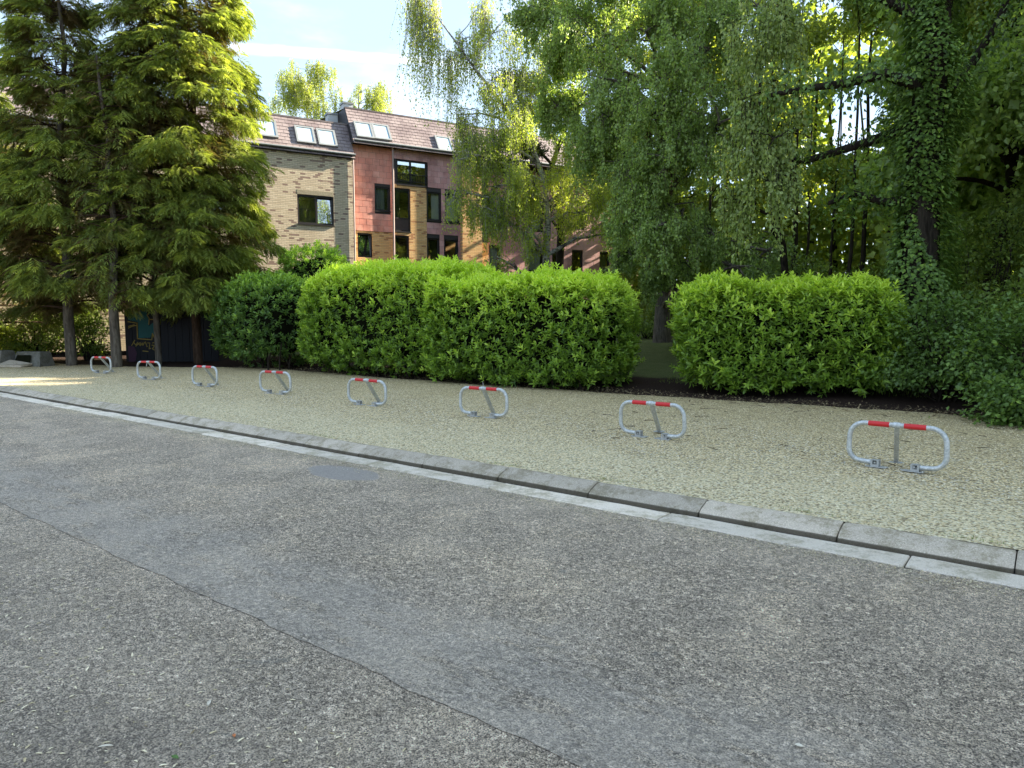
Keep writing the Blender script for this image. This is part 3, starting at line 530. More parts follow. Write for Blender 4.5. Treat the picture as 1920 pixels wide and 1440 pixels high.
def clump_tree(label, base, trunk, tr, blobs, leaf, mat, bark, seed, name='broadleaf_tree', cat='tree', ls=0.06, group=None, ground=None, tw=6):
    """trunk: list of world points; blobs: (centre, radii, n_branches, n_leaves, hang, tone[, leaf scale])"""
    r = np.random.default_rng(seed); b = np.array(base, float); root = empty(name, base); tag(root, label, cat, group)
    T = np.array([np.array(p, float) - b for p in trunk]); T[0, 2] -= 0.1; tt = np.linspace(0, 1, len(T)); s = np.linspace(0, 1, 14); TT = np.stack([np.interp(s, tt, T[:, k]) for k in range(3)], -1); TT[1:-1] += r.normal(0, tr * 0.25, (12, 3))
    rr = np.interp(s, [0, 0.06, 1], [tr * 1.35, tr, tr * 0.16]); MB().tube(TT, rr, tw + 4).obj('trunk', M[bark], root, True)
    br = MB(); P = []; D = []; SC = []; V = []
    for bl in blobs:
        c, rd, nb, nl, hang, tone = bl[:6]; lsc = bl[6] if len(bl) > 6 else 1.0; c = np.array(c, float) - b; rd = np.array(rd, float) * np.ones(3)
        # limb from the nearest trunk point below the clump
        dz = np.linalg.norm((TT - c) * [1, 1, 0.8], axis=1) + np.maximum(TT[:, 2] - c[2] + 0.2, 0) * 3; k = int(np.argmin(dz)); st = TT[k]
        L = np.linalg.norm(c - st); limb = curve(st, c, up=0.10 * L, n=7, wob=0.018 * L, r=r); r0 = min(rr[k] * 0.6, 0.03 + 0.018 * L); br.tube(limb, np.linspace(r0, r0 * 0.35, 7), 6, cap=False)
        per = max(1, nl // nb); Pc = []
        for q in range(nb):
            d = norm(r.normal(0, 1, 3)); e = c + d * rd * r.uniform(0.45, 1.0) ** 0.6; s0 = limb[r.integers(3, 7)]; l = np.linalg.norm(e - s0)
            cu = curve(s0, e, up=0.08 * l, n=5, wob=0.05 * l, r=r); br.tube(cu, np.linspace(r0 * 0.32, 0.005, 5), 4, cap=False)
            w = r.uniform(0.25, 1.0, per) ** 0.7; pts = np.stack([np.interp(w, np.linspace(0, 1, 5), cu[:, k2]) for k2 in range(3)], -1)
            if hang > 0:   # hanging shoots with leaves strung along them
                ns = max(2, per // 26); hs = []
                for h in range(ns):
                    o = cu[r.integers(2, 5)] + r.normal(0, 0.22, 3) * rd.mean() * 0.6; hl = hang * r.uniform(0.35, 1.15); sw = r.normal(0, 0.10, 2) * hl; m = per // ns; u = r.random(m)
                    pp = o + np.stack([sw[0] * u ** 1.5, sw[1] * u ** 1.5, -hl * u], -1); hs.append(pp + r.normal(0, 0.045, pp.shape)); br.tube([o, o + [sw[0] * 0.4, sw[1] * 0.4, -hl * 0.5], o + [sw[0], sw[1], -hl]], [0.006, 0.004, 0.002], 3, cap=False)
                pts = np.concatenate(hs)
            else:
                pts = pts + r.normal(0, 1, pts.shape) * (0.10 + 0.16 * rd.mean() * w[:, None])
            Pc.append(pts)
        Pc = np.concatenate(Pc); m = len(Pc); P.append(Pc); out = norm(Pc - c)
        D.append(out * 0.4 + r.normal(0, 0.6, (m, 3)) + np.array([0, 0, -0.9 if hang > 0 else -0.35])); SC.append(ls * lsc * r.uniform(0.6, 1.25, m)); V.append(np.clip(0.42 + tone + r.normal(0, 0.17, m), 0, 1))
    br.obj('branches', M[bark], root)['kind'] = 'stuff'
    P = np.concatenate(P); D = np.concatenate(D); TVF = dict(oval=OVAL, broad=BROADL, laurel=LAUREL)[leaf]
    scat('crown', *TVF, P, frames(D, norm(r.normal(0, 0.7, P.shape) + [0, 0, 1.0])), np.concatenate(SC), np.concatenate(V), M[mat], root)
    return root
def B(px, py, Y, rpx, nb, nl, hang=0, tone=0, rz=None, ls=1.0, ry=None):
    k = Y / FPX; rx = rpx * k; return (tuple(atY(px, py, Y)), (rx, (ry if ry is not None else rx * 0.8), (rz if rz is not None else rpx) * k), nb, nl, hang, tone, ls)
def bz(px, Y): x = (px - 960) / FPX * Y; return (x, Y, gz(x, Y))

# far sunlit birches behind the roofs
for i, (px, top, w, lab) in enumerate([(575, 108, 78, 'sunny yellow green birch behind the roof, the taller one further left'), (672, 150, 62, 'smaller sunny birch peeping over the ridge, right of the two roof flues')]):
    bs = (*bz(px, 54)[:2], 1.2); r_ = np.random.default_rng(40 + i)
    bl = [B(px + r_.uniform(-w, w) * 0.85, top + 8 + r_.uniform(0, 110), 54 + r_.uniform(-1.5, 1.5), 22, 6, 900, 1.5, 0.1, ls=1.0) for k in range(24)]
    clump_tree(lab, bs, [bs, atY(px + 5, 300, 54), atY(px, top + 25, 54)], 0.18, bl, 'oval', 'by', 'birch', 50 + i, 'birch_tree', ls=0.11, group='birches behind the apartment roofs')

# weeping birch in front of the flats
bs = bz(1027, 25)
bl = [B(800, 8, 24, 34, 12, 3400, 3.2, 0.25), B(775, -20, 24, 26, 8, 1900, 2.6, 0.25), B(838, 95, 24, 22, 7, 1500, 2.4, 0.2), B(880, 70, 24.5, 30, 8, 2000, 1.8, 0.15), B(905, 10, 25, 34, 9, 2400, 2.4, 0.25), B(960, 30, 25, 40, 7, 1700, 2.0, 0.2),
      B(862, 215, 24, 20, 8, 2400, 2.6, 0.35), B(858, 300, 23.5, 18, 4, 900, 2.0, 0.2), B(895, 265, 24, 46, 12, 5200, 1.1, -0.05), B(925, 350, 24.0, 60, 13, 6500, 1.0, 0.05), B(985, 335, 23.8, 58, 13, 5600, 0.8, 0.3), B(905, 400, 24, 50, 10, 4200, 0.9, 0.0),
      B(1070, 330, 25.2, 76, 14, 6500, 0.8, 0.38), B(985, 420, 24.2, 60, 9, 3000, 1.0, 0.05), B(1105, 400, 25.6, 66, 11, 4800, 0.9, 0.1), B(1010, 130, 25.5, 60, 8, 2600, 1.5, 0.2), B(1050, 40, 26, 60, 8, 2600, 1.5, 0.2), B(930, 480, 24.5, 28, 4, 500, 0.7, 0.0), B(965, 235, 24.0, 50, 9, 3600, 1.0, 0.1), B(985, 175, 25, 55, 9, 4200, 1.0, 0.1), B(935, 170, 24.2, 45, 8, 2800, 1.3, 0.15), B(1150, 340, 25, 50, 8, 3000, 0.8, 0.2), B(1180, 440, 26, 60, 8, 3000, 0.8, -0.05), B(850, 370, 23.6, 26, 5, 900, 0.8, 0.0)]
clump_tree('weeping birch with spotted trunk rising behind the hedge in front of the flats', bs, [bs, atY(1026, 430, 25), atY(1020, 340, 25), atY(985, 250, 24.8), atY(905, 150, 24.4), atY(826, 40, 24)], 0.14, bl, 'oval', 'bl', 'birch', 60, 'birch_tree', ls=0.074)
# pine between the birch and the big tree
bs = bz(1052, 27)
bl = [B(*q, 10, 1500, 0, t, rz=q[3] * 0.28) for q, t in [((940, 150, 26.4, 34), 0), ((1000, 160, 26.5, 40), 0), ((975, 215, 26.2, 30), 0), ((958, 262, 26, 36), 0), ((1000, 285, 26, 30), 0.1), ((930, 310, 26, 22), 0), ((1075, 190, 27, 50), 0), ((1110, 120, 27, 55), 0.05), ((1065, 90, 27, 45), 0), ((1000, 392, 26, 42), 0.05), ((1085, 260, 27, 45), 0)]]
clump_tree('dark pine with flat needle tufts standing behind the spotted birch trunk', bs, [bs, atY(1050, 420, 27), atY(1030, 330, 27), atY(1075, 200, 27), atY(1080, 20, 27)], 0.17, bl, 'laurel', 'pine', 'barkd', 61, 'pine_tree', ls=0.12)

# big drooping tree over the grass gap
bs = tuple(atY(1243, 643, 24)); r_ = np.random.default_rng(70); bl = []
cl = [(1020, 30, 21, 55), (1035, 120, 21, 50), (990, -40, 21.5, 60), (1045, 200, 21, 40), (1090, 60, 20, 75), (1150, 150, 19, 80), (1120, 260, 20, 60), (1210, 60, 19, 90), (1240, 190, 18, 90), (1180, 320, 18.5, 65), (1260, 300, 17.5, 80), (1330, 90, 17.5, 95), (1350, 230, 17, 90), (1300, -60, 18, 110), (1160, -70, 20, 100), (1420, 10, 17, 95), (1190, 400, 18, 60), (1255, 425, 17.5, 70), (1130, 215, 19.2, 60), (1100, -10, 20.5, 80)]
for (a, b_, Y, w) in cl: bl.append(B(a, b_, Y, w, 15, 6200, 0.55, r_.uniform(-0.08, 0.08), ls=1.0))
for (a, b_, Y, w) in [(1270, 490, 19, 60), (1335, 440, 18, 60), (1220, 520, 20, 40), (1380, 500, 18, 60), (1440, 470, 18.5, 50), (1160, 480, 20, 45), (1300, 545, 21, 26)]: bl.append(B(a, b_, Y, w, 10, 3000, 0.4, -0.12, ls=1.0))
clump_tree('big drooping broadleaf tree whose rough trunk stands on the grass between the hedges', bs, [bs, atY(1243, 560, 24), atY(1250, 420, 23), atY(1235, 250, 22), atY(1260, 60, 21), atY(1260, -150, 21)], 0.27, bl, 'broad', 'broad', 'bark', 62, ls=0.078)
bs = bz(1462, 17.5); bl = []
for (a, b_, Y, w) in [(1410, 60, 13.5, 60), (1450, 150, 13.2, 60), (1470, 40, 13.2, 50), (1400, 190, 13.6, 50), (1450, 260, 13, 44), (1440, 340, 13, 46), (1470, 330, 12.8, 30), (1400, 290, 13.4, 46), (1450, -40, 13.5, 80), (1380, 380, 13.6, 36)]: bl.append(B(a, b_, Y, w * 1.15, 9, 1250, 0.75, 0.05, ls=1.0))
clump_tree('pale grey green weeping tree hanging down just right of the broad dark crown', bs, [bs, atY(1470, 500, 17), atY(1440, 330, 16), atY(1420, 180, 15), atY(1440, 20, 14.5)], 0.10, bl, 'oval', 'pale', 'barkd', 63, 'weeping_tree', ls=0.085)

# ivy clad tree on the right
def ivy_tree():
    r = np.random.default_rng(80); x, y = (1712 - 960) / FPX * 14.0, 14.0; z0 = gz(x, y); root = empty('ivy_covered_tree', (x, y, z0)); tag(root, 'massive dark tree wrapped in ivy behind the right end of the boxy hedge', 'tree')
    tr = MB(); T = [(0, 0, -0.1), (0.05, 0, 2), (0.0, 0, 4.2), (0.1, 0, 6.5), (0.25, 0, 10), (0.1, 0, 13)]; tr.tube(T, [0.42, 0.34, 0.30, 0.27, 0.2, 0.06], 12); tr.obj('trunk', M['barkd'], root, True)
    lm = MB(); limbs = [[(0.0, 0, 5.6), (-1.0, -0.4, 5.75), (-1.9, -0.8, 5.45), (-2.7, -1.0, 5.3), (-3.4, -1.3, 5.1)], [(0.05, 0, 5.0), (-0.9, 0.3, 4.7), (-2.0, 0.6, 4.4), (-2.7, 0.7, 4.5)], [(0.0, 0, 6.8), (-0.9, 0.2, 7.4), (-1.8, 0.5, 7.6), (-3, 0.5, 7.9)], [(0, 0, 5.2), (0.9, 0.4, 5.9), (1.6, 0.5, 7.0), (2.2, 0.6, 8.4)], [(0, 0, 7), (0.8, -0.6, 8), (1.9, -1, 8.8)], [(0, 0, 3.6), (-0.6, 0.1, 3.5), (-1.2, 0.2, 3.7), (-1.7, 0.2, 3.5)]]
    for L in limbs: lm.tube(L, np.linspace(0.115, 0.04, len(L)), 7)
    lm.obj('limbs', M['barkd'], root, True)
    n = 24000; z = r.uniform(0.2, 10.5, n); az = r.uniform(0, 6.3, n)
    w = 0.46 + 0.16 * np.sin(z * 1.3 + 1) + 0.14 * np.sin(z * 2.9 + az * 2) + 0.12 * np.sin(az * 3 + z) + 0.35 * np.exp(-((z - 1.7) / 1.1) ** 2); rr = w * r.uniform(0.45, 1.05, n) ** 0.5
    P = np.stack([np.cos(az) * rr + np.interp(z, [0, 6, 12], [0, 0.05, 0.2]), np.sin(az) * rr, z], -1); D = np.stack([np.cos(az), np.sin(az), np.full(n, -0.7)], -1) + r.normal(0, 0.45, (n, 3))
    for L in limbs:
        L = np.array(L); m = 1100; u = r.random(m); q = np.stack([np.interp(u, np.linspace(0, 1, len(L)), L[:, k]) for k in range(3)], -1) + r.normal(0, 1, (m, 3)) * (0.16 + 0.12 * u[:, None]); P = np.concatenate([P, q]); D = np.concatenate([D, r.normal(0, 0.6, (m, 3)) + [0, 0, -0.8]])
    n = len(P); scat('ivy', *BROADL, P, frames(D, norm(norm(P * [1, 1, 0]) + [0, 0, 0.5])), r.uniform(0.05, 0.12, n), np.clip(r.normal(0.42, 0.2, n), 0, 1), M['ivy'], root)
    return root
ivy_tree()

# woodland trees behind: each one trunk and crown of its own
wt = [(1330, 30, 0.10, -0.2), (1478, 27, 0.09, 0.1), (1506, 31, 0.10, 0), (1545, 24, 0.07, 0.3), (1588, 22, 0.085, 0), (1612, 25, 0.13, -0.1), (1655, 30, 0.10, 0.1), (1768, 24, 0.12, 0.2), (1800, 30, 0.10, 0), (1838, 22, 0.13, 0.3), (1888, 27, 0.11, -0.2), (1925, 19, 0.12, 0), (1400, 36, 0.11, 0), (1560, 38, 0.12, 0), (1150, 31, 0.15, 0.2), (1265, 33, 0.15, -0.2)]
wl = ['thin trunk seen through the gap left of the drooping pale tree', 'slender woodland trunk just right of the pale drooping tree', 'slender trunk standing behind its pair in the leafy clearing', 'wispy leaning sapling left of the bright sky gap', 'narrow trunk crossing the bright sky gap', 'darkest straight trunk dividing the bright sky gap', 'trunk hidden just left of the ivy covered tree', 'trunk emerging directly right of the ivy covered tree', 'distant trunk right of the ivy, second from it', 'leaning dark trunk between the ivy tree and the picture edge', 'thin woodland trunk near the right picture edge', 'nearest woodland tree cut by the right picture edge', 'far trunk behind the broad drooping tree', 'farthest trunk at the back of the clearing', 'leafy tree hiding the far wing of the tile hung flats', 'tree behind the big drooping tree, just past the end of the flats']
for i, (px, Y, tr_, ln) in enumerate(wt):
    r_ = np.random.default_rng(100 + i); bs = bz(px, Y); Hh = r_.uniform(11, 14) * (0.7 + Y / 80); k = Y / FPX; bl = []
    for q in range(22 if i > 13 else 11 if Y < 35 else 15):
        z = Hh * r_.uniform(0.38, 1.05); cx = bs[0] + ln * z * 0.1 + r_.normal(0, 1.5 if i > 13 else 1.25); cyy = Y + r_.normal(0, 1.0)
        pxp = 960 + cx / cyy * FPX; pyp = 600 - (z - 0.45) / cyy * FPX
        if 1490 < pxp < 1690 and 80 < pyp < 300: continue   # the photo's gap of sky
        bl.append(((cx, cyy, bs[2] + z), (0.95, 0.95, 0.6), 6, 900, 0, r_.uniform(-0.1, 0.2), 1.0))
    clump_tree(wl[i], bs, [bs, (bs[0] + ln * 0.4, Y, bs[2] + 3), (bs[0] + ln, Y, bs[2] + Hh)], tr_, bl, 'broad', 'wood', 'barkd', 120 + i, 'woodland_tree', ls=0.14, group='woodland trees right of the big drooping tree', tw=3)
# trees added beyond the right edge of view to shade lot and street
sh = [(19, 11), (14.5, 6.5), (23, 14.5), (24, 6), (28, 28), (31, 22), (13.5, 13.0), (17.5, 17.0), (16, 9.5), (21, 13), (12.5, 18.5), (24, 20), (19, 5), (26, 9), (15.5, 23), (20, 26)]
for i, (x, y) in enumerate(sh):
    r_ = np.random.default_rng(200 + i); z0 = gz(x, y); Hh = r_.uniform(12, 16); bl = [((x + r_.normal(0, 1.9), y + r_.normal(0, 1.9), z0 + Hh * r_.uniform(0.2, 1.0)), (1.5, 1.5, 1.1), 7, 2200 if i in (6, 7, 8) else 750, 0, r_.uniform(-0.1, 0.1), 1.0) for q in range(34)]
    clump_tree('tall leafy tree added for its shade just past the right side of the view', (x, y, z0), [(x, y, z0), (x + 0.2, y, z0 + 5), (x, y, z0 + Hh)], 0.2, bl, 'broad', 'broad', 'barkd', 220 + i, 'added_shade_tree', ls=0.15 if i in (6, 7, 8) else 0.27, group='added shade trees past the right side of the view', tw=2)

# shrubs and undergrowth
def shrub(label, c, rd, n, mat, seed, ls=0.08, leaf='broad', name='shrub', tone=0, layers=True):
    r = np.random.default_rng(seed); z0 = gz(c[0], c[1]); root = empty(name, (c[0], c[1], z0)); tag(root, label, 'shrub')
    rx, ry, rz = rd; st = MB(); P = []; nb = max(12, n // 160)
    for k in range(nb):
        d = norm(r.normal(0, 1, 3)); e = d * [rx, ry, rz] * r.uniform(0.55, 1.0); e[2] = abs(e[2]) if e[2] < -0.7 * rz else e[2]; e = e + [0, 0, rz]; e[2] = max(e[2], 0.12); s0 = np.array([e[0] * 0.15, e[1] * 0.15, 0]); l = np.linalg.norm(e - s0)
        cu = curve(s0, e, up=0.12 * l, n=5, wob=0.05 * l, r=r); st.tube(cu, np.linspace(0.022, 0.004, 5), 4, cap=False); m = n // nb; w = r.uniform(0.3, 1.02, m) ** 0.6
        p = np.stack([np.interp(w, np.linspace(0, 1, 5), cu[:, q]) for q in range(3)], -1); p = p + r.normal(0, 1, p.shape) * ([0.24, 0.24, 0.07] if layers else [0.15, 0.15, 0.15]); P.append(p)
    st.obj('stems', M['barkd'], root)['kind'] = 'stuff'; P = np.concatenate(P); P[:, 2] = np.maximum(P[:, 2], 0.05); out = norm(P - [0, 0, rz * 0.8])
    scat('foliage', *dict(oval=OVAL, broad=BROADL, laurel=LAUREL)[leaf], P, frames(out * 0.6 + r.normal(0, 0.5, P.shape) + [0, 0, -0.2], norm(r.normal(0, 0.35, P.shape) + [0, 0, 1.0])), ls * r.uniform(0.6, 1.25, len(P)), np.clip(r.normal(0.42 + tone, 0.18, len(P)), 0, 1), M[mat], root)
    return root
def pz(px, Y): return ((px - 960) / FPX * Y, Y)
shrub('dark layered shrub filling the corner between the boxy hedge and the gravel', pz(1775, 12.2), (1.3, 1.1, 0.95), 7000, 'ivy', 301, 0.08, tone=-0.15)
shrub('dark green shrub at the right picture edge overhanging the gravel', pz(1950, 10.6), (1.15, 1.0, 0.95), 6500, 'ivy', 302, 0.085, tone=-0.12)
shrub('taller leafy shrub against the right edge with brighter shoots', pz(1960, 11.8), (1.2, 1.2, 1.35), 5500, 'under', 303, 0.09, tone=0.0)
shrub('low shrub spilling onto the gravel right of the nearest barrier', pz(1925, 9.9), (0.6, 0.45, 0.32), 2600, 'ivy', 304, 0.08, tone=-0.1)
shrub('shrub under the ivy covered tree with dull grey green leaves', pz(1690, 15.2), (1.5, 1.0, 1.3), 6500, 'under', 305, 0.08)
shrub('wide dark thicket behind the boxy hedge', pz(1500, 17.5), (2.3, 1.2, 1.35), 8000, 'under', 306, 0.08)
shrub('dark thicket left of the wide one, under the drooping pale tree', pz(1380, 20), (1.7, 1.2, 1.35), 6000, 'under', 307, 0.08)
shrub('thicket between ivy tree and the right picture edge, farther back', pz(1840, 16), (2.0, 1.4, 1.9), 8000, 'under', 308, 0.09)
shrub('bright yellow green bush at the left picture edge behind the concrete block', pz(5, 25.5), (1.0, 0.9, 0.85), 3000, 'bl', 309, 0.09, tone=0.2)
shrub('dim bush behind the gap trunk on the far side of the grass', pz(1215, 27), (2.0, 1.2, 0.8), 4000, 'under', 310, 0.09)
shrub('dark thicket filling the space between the first two bare cypress trunks', pz(165, 25.6), (1.3, 0.7, 1.15), 4500, 'under', 312, 0.09)
shrub('dim leafy bush behind the two concrete blocks', pz(60, 25.4), (1.1, 0.6, 0.9), 3500, 'under', 313, 0.09)
shrub('brown green thicket behind the cypress trunks at far left', (-17.5, 26.5), (2.6, 1.0, 1.2), 5000, 'under', 311, 0.09)
# far-off wood: one leafy mass nobody could count
def far_wood():
    r = np.random.default_rng(400); n = 52000; a = r.uniform(4, 62, n); y = r.uniform(33, 44, n) + 0 * a; x = r.uniform(0.14, 0.98, n) * y; z = 1.0 + 15 * r.random(n) ** 1.25
    px = 960 + x / y * FPX; py = 600 - z / y * FPX; k = np.sin(x * 0.9) * np.cos(z * 0.8 + y) + 0.5 * np.sin(x * 2.3 + z * 1.7)
    keep = (k > np.where(z > 7.5, -0.25, -2)) & ~((px > 1540) & (px < 1645) & (py > 125) & (py < 250)) & ~((px < 1400) & (z > 9.5)); x, y, z = x[keep], y[keep], z[keep]; n = len(x); P = np.stack([x, y, z], -1)
    o = scat('far_wood', *BROADL, P, frames(r.normal(0, 1, (n, 3)), norm(r.normal(0, 1, (n, 3)))), r.uniform(0.3, 0.6, n), np.clip(r.normal(0.4, 0.2, n), 0, 1), M['wood']); tag(o, 'far leafy wood closing the view behind the woodland trunks', 'wood', kind='stuff')
    st = MB()
    for i in range(22):
        yy = r.uniform(32, 42); xx = r.uniform(0.2, 0.85) * yy; zz = 1.1; st.tube([(xx, yy, 0.8), (xx + r.normal(0, 0.3), yy, 7), (xx + r.normal(0, 0.8), yy, 14)], [0.13, 0.1, 0.05], 5, cap=False)
    u = st.obj('far_trunks', M['barkd']); tag(u, 'thin distant trunks lost inside the far leafy wood', 'wood', kind='stuff')
    # low brush closing the horizon
    n = 16000; y = r.uniform(30, 46, n); x = r.uniform(-1.15, 1.2, n) * y; keep = ~((x > -24) & (x < 12) & (y > 30)) | (y > 60); x, y = x[keep], y[keep]; n = len(x); z = 0.9 + 3.0 * r.random(n) ** 1.4
    o = scat('far_brush', *BROADL, np.stack([x, y, z], -1), frames(r.normal(0, 1, (n, 3)), norm(r.normal(0, 1, (n, 3)))), r.uniform(0.25, 0.5, n), np.clip(r.normal(0.35, 0.2, n), 0, 1), M['under']); tag(o, 'low dark brush along the foot of the far wood', 'brush', kind='stuff')
far_wood()

# ------------------------------------------------------------------ apartment buildings
UX = Vector((0.868, 0.497, 0)).normalized(); UN = Vector((UX.y, -UX.x, 0)); C0 = atY(669, 600, 34.0); C0.z = 0
BROT = math.atan2(UX.y, UX.x)
def fac(px, py, off=0.0):
    """pixel -> (s, z) on the facade plane set 'off' metres behind the front one"""
    r = ray(px, py); o = C0 - UN * off; c = Vector((0, 0, HC)); t = (o - c).dot(UN) / r.dot(UN); p = c + r * t; return (p - o).dot(UX), p.z
def rect(px0, py0, px1, py1, off=0.0):
    s0, z1 = fac(px0, py0, off); s1, z0 = fac(px1, py1, off); return s0, s1, z0, z1
def pierced(rc, holes, depth=0.14, y=0.0, thick=0.3):
    """wall front with real openings and reveals, in facade coordinates (x=s, y into the building)"""
    s0, s1, z0, z1 = rc; hs = [(max(a, s0), min(b, s1), max(c, z0), min(d, z1)) for a, b, c, d in holes]; hs = [h for h in hs if h[1] > h[0] + 0.02 and h[3] > h[2] + 0.02]
    xs_ = sorted({s0, s1, *[h[0] for h in hs], *[h[1] for h in hs]}); zs = sorted({z0, z1, *[h[2] for h in hs], *[h[3] for h in hs]}); b = MB()
    for i in range(len(xs_) - 1):
        for j in range(len(zs) - 1):
            cx, cz = (xs_[i] + xs_[i + 1]) / 2, (zs[j] + zs[j + 1]) / 2
            if any(h[0] < cx < h[1] and h[2] < cz < h[3] for h in hs): continue
            b.add([(xs_[i], y, zs[j]), (xs_[i + 1], y, zs[j]), (xs_[i + 1], y, zs[j + 1]), (xs_[i], y, zs[j + 1])], [(0, 1, 2, 3)])
    for a, c, d, e in hs:
        y1 = y + depth + 0.1; b.add([(a, y, d), (a, y1, d), (a, y1, e), (a, y, e)], [(0, 1, 2, 3)]); b.add([(c, y, d), (c, y, e), (c, y1, e), (c, y1, d)], [(0, 1, 2, 3)]); b.add([(a, y, e), (a, y1, e), (c, y1, e), (c, y, e)], [(0, 1, 2, 3)]); b.add([(a, y, d), (c, y, d), (c, y1, d), (a, y1, d)], [(0, 1, 2, 3)])
    return b
def window(par, rc, y=0.0, split=None, kind='glass', panel=None, curtain=None, sill=True, rail=False, kinds=None):
    s0, s1, z0, z1 = rc; g = 0.004; s0 += g; s1 -= g; z0 += g; z1 -= g; f = 0.075; yo = y + 0.05; b = MB()
    b.box((s0, yo, z0), (s0 + f, yo + 0.08, z1)).box((s1 - f, yo, z0), (s1, yo + 0.08, z1)).box((s0 + f, yo, z1 - f), (s1 - f, yo + 0.08, z1)).box((s0 + f, yo, z0), (s1 - f, yo + 0.08, z0 + f))
    cuts = [s0 + f] + ([s0 + (s1 - s0) * split] if split else []) + [s1 - f]
    if split: c = cuts[1]; b.box((c - 0.045, yo + 0.002, z0 + f), (c + 0.045, yo + 0.078, z1 - f))
    zl = z0 + f
    if panel: zl = z0 + (z1 - z0) * panel; b.box((s0 + f, yo + 0.01, zl - 0.06), (s1 - f, yo + 0.07, zl))
    if rail:
        for k in (0.12, 0.42): zz = z0 + (z1 - z0) * k; b.box((s0 - 0.02, y - 0.05, zz), (s1 + 0.02, y - 0.025, zz + 0.03))
        n = 12
        for k in range(n + 1): ss = s0 + (s1 - s0) * k / n; b.box((ss - 0.008, y - 0.045, z0 + (z1 - z0) * 0.12 + 0.03), (ss + 0.008, y - 0.03, z0 + (z1 - z0) * 0.42))
    if sill: b.box((s0 - 0.02, y - 0.05, z0 - 0.055), (s1 + 0.02, yo, z0 - 0.004))
    w = b.obj('window', M['dark'], par)
    kinds = kinds or [kind] * (len(cuts) - 1)
    for i in range(len(cuts) - 1):
        a, c = cuts[i], cuts[i + 1]; a2 = a + (0.045 if i else 0); c2 = c - (0.045 if i < len(cuts) - 2 else 0)
        tl = 0.10 * (z1 - f - zl) if kinds[i] == 'glass_sky' else 0.0   # pane leaned in at the top, shaped so it mirrors open sky
        MB().add([(a2, yo + 0.045, zl), (c2, yo + 0.045, zl), (c2, yo + 0.045 + tl, z1 - f), (a2, yo + 0.045 + tl, z1 - f)], [(0, 1, 2, 3)]).obj('pane', M[kinds[i]], w)
        if panel: MB().box((a2, yo + 0.03, z0 + f), (c2, yo + 0.05, zl - 0.06)).obj('lower_panel', M['dkpanel'], w)
    if curtain:
        a, c, mt = curtain; n = 26; X = np.linspace(s0 + (s1 - s0) * a, s0 + (s1 - s0) * c, n); Yc = yo + 0.16 + 0.025 * np.sin(np.arange(n) * 1.7); V = np.concatenate([np.column_stack([X, Yc, np.full(n, z0 + f)]), np.column_stack([X, Yc, np.full(n, z1 - 0.02)])]); F = [(i, i + 1, n + i + 1, n + i) for i in range(n - 1)]
        MB().add(V, F).obj('curtain', M[mt], w)
    MB().box((s0 - 0.05, y + 1.6, z0 - 0.1), (s1 + 0.05, y + 1.65, z1 + 0.1)).obj('room_back', M['room'], w)
    return w
BOXM = {}
def unit_tile(mat):
    if mat not in BOXM: BOXM[mat] = MB().add([(0.012, -0.010, 0.008), (0.988, -0.010, 0.008), (0.988, 0, 0.008), (0.012, 0, 0.008), (0.012, -0.006, 0.985), (0.988, -0.006, 0.985), (0.988, 0, 0.985), (0.012, 0, 0.985)], BOXF).mesh('cladding_tile', M[mat])
    return BOXM[mat]
TILES = {}
def clad(par, rc, holes, mat, y, tw=0.345, th=0.285, seed=0, cap=300):
    s0, s1, z0, z1 = rc; r = random.Random(seed); n = TILES.get(par.name, 0); zz = z1; rest = MB(); row = 0
    MB().box((s0, y - 0.001, z0), (s1, y + 0.0, z1)) if False else None
    while zz > z0 + 0.05:
        zb = max(z0, zz - th); iv = [(s0, s1)]; hh = [h for h in holes if h[2] < zz - 0.05 and h[3] > zb + 0.05]; zt = zz
        for h in hh:
            nv = []
            for a, b in iv:
                if h[0] > a + 0.03: nv.append((a, min(b, h[0])))
                if h[1] < b - 0.03: nv.append((max(a, h[1]), b))
                if h[1] <= a or h[0] >= b: nv = [q for q in nv if q != (a, b)] + [(a, b)]
            iv = sorted(set((a, b) for a, b in nv if b > a + 0.03))
        for a, b in iv:
            x = a + (0 if row % 2 else -tw / 2) ; x = s0 + math.floor((a - s0) / tw) * tw - (tw / 2 if row % 2 else 0)
            while x < b:
                xa, xb = max(x, a), min(x + tw, b)
                if xb - xa > 0.03:
                    if n < cap: obj('cladding_tile', unit_tile(mat), par, (xa, y - 0.002 - r.random() * 0.004, zb), (0, 0, 0), (xb - xa, 1, zt - zb)); n += 1
                    else: rest.box((xa + 0.003, y - 0.014 - r.random() * 0.004, zb), (xb - 0.003, y, zt - 0.004))
                x += tw
        zz = zb; row += 1
    TILES[par.name] = n
    if rest.n: rest.obj('cladding_tiles', M[mat], par)['kind'] = 'stuff'
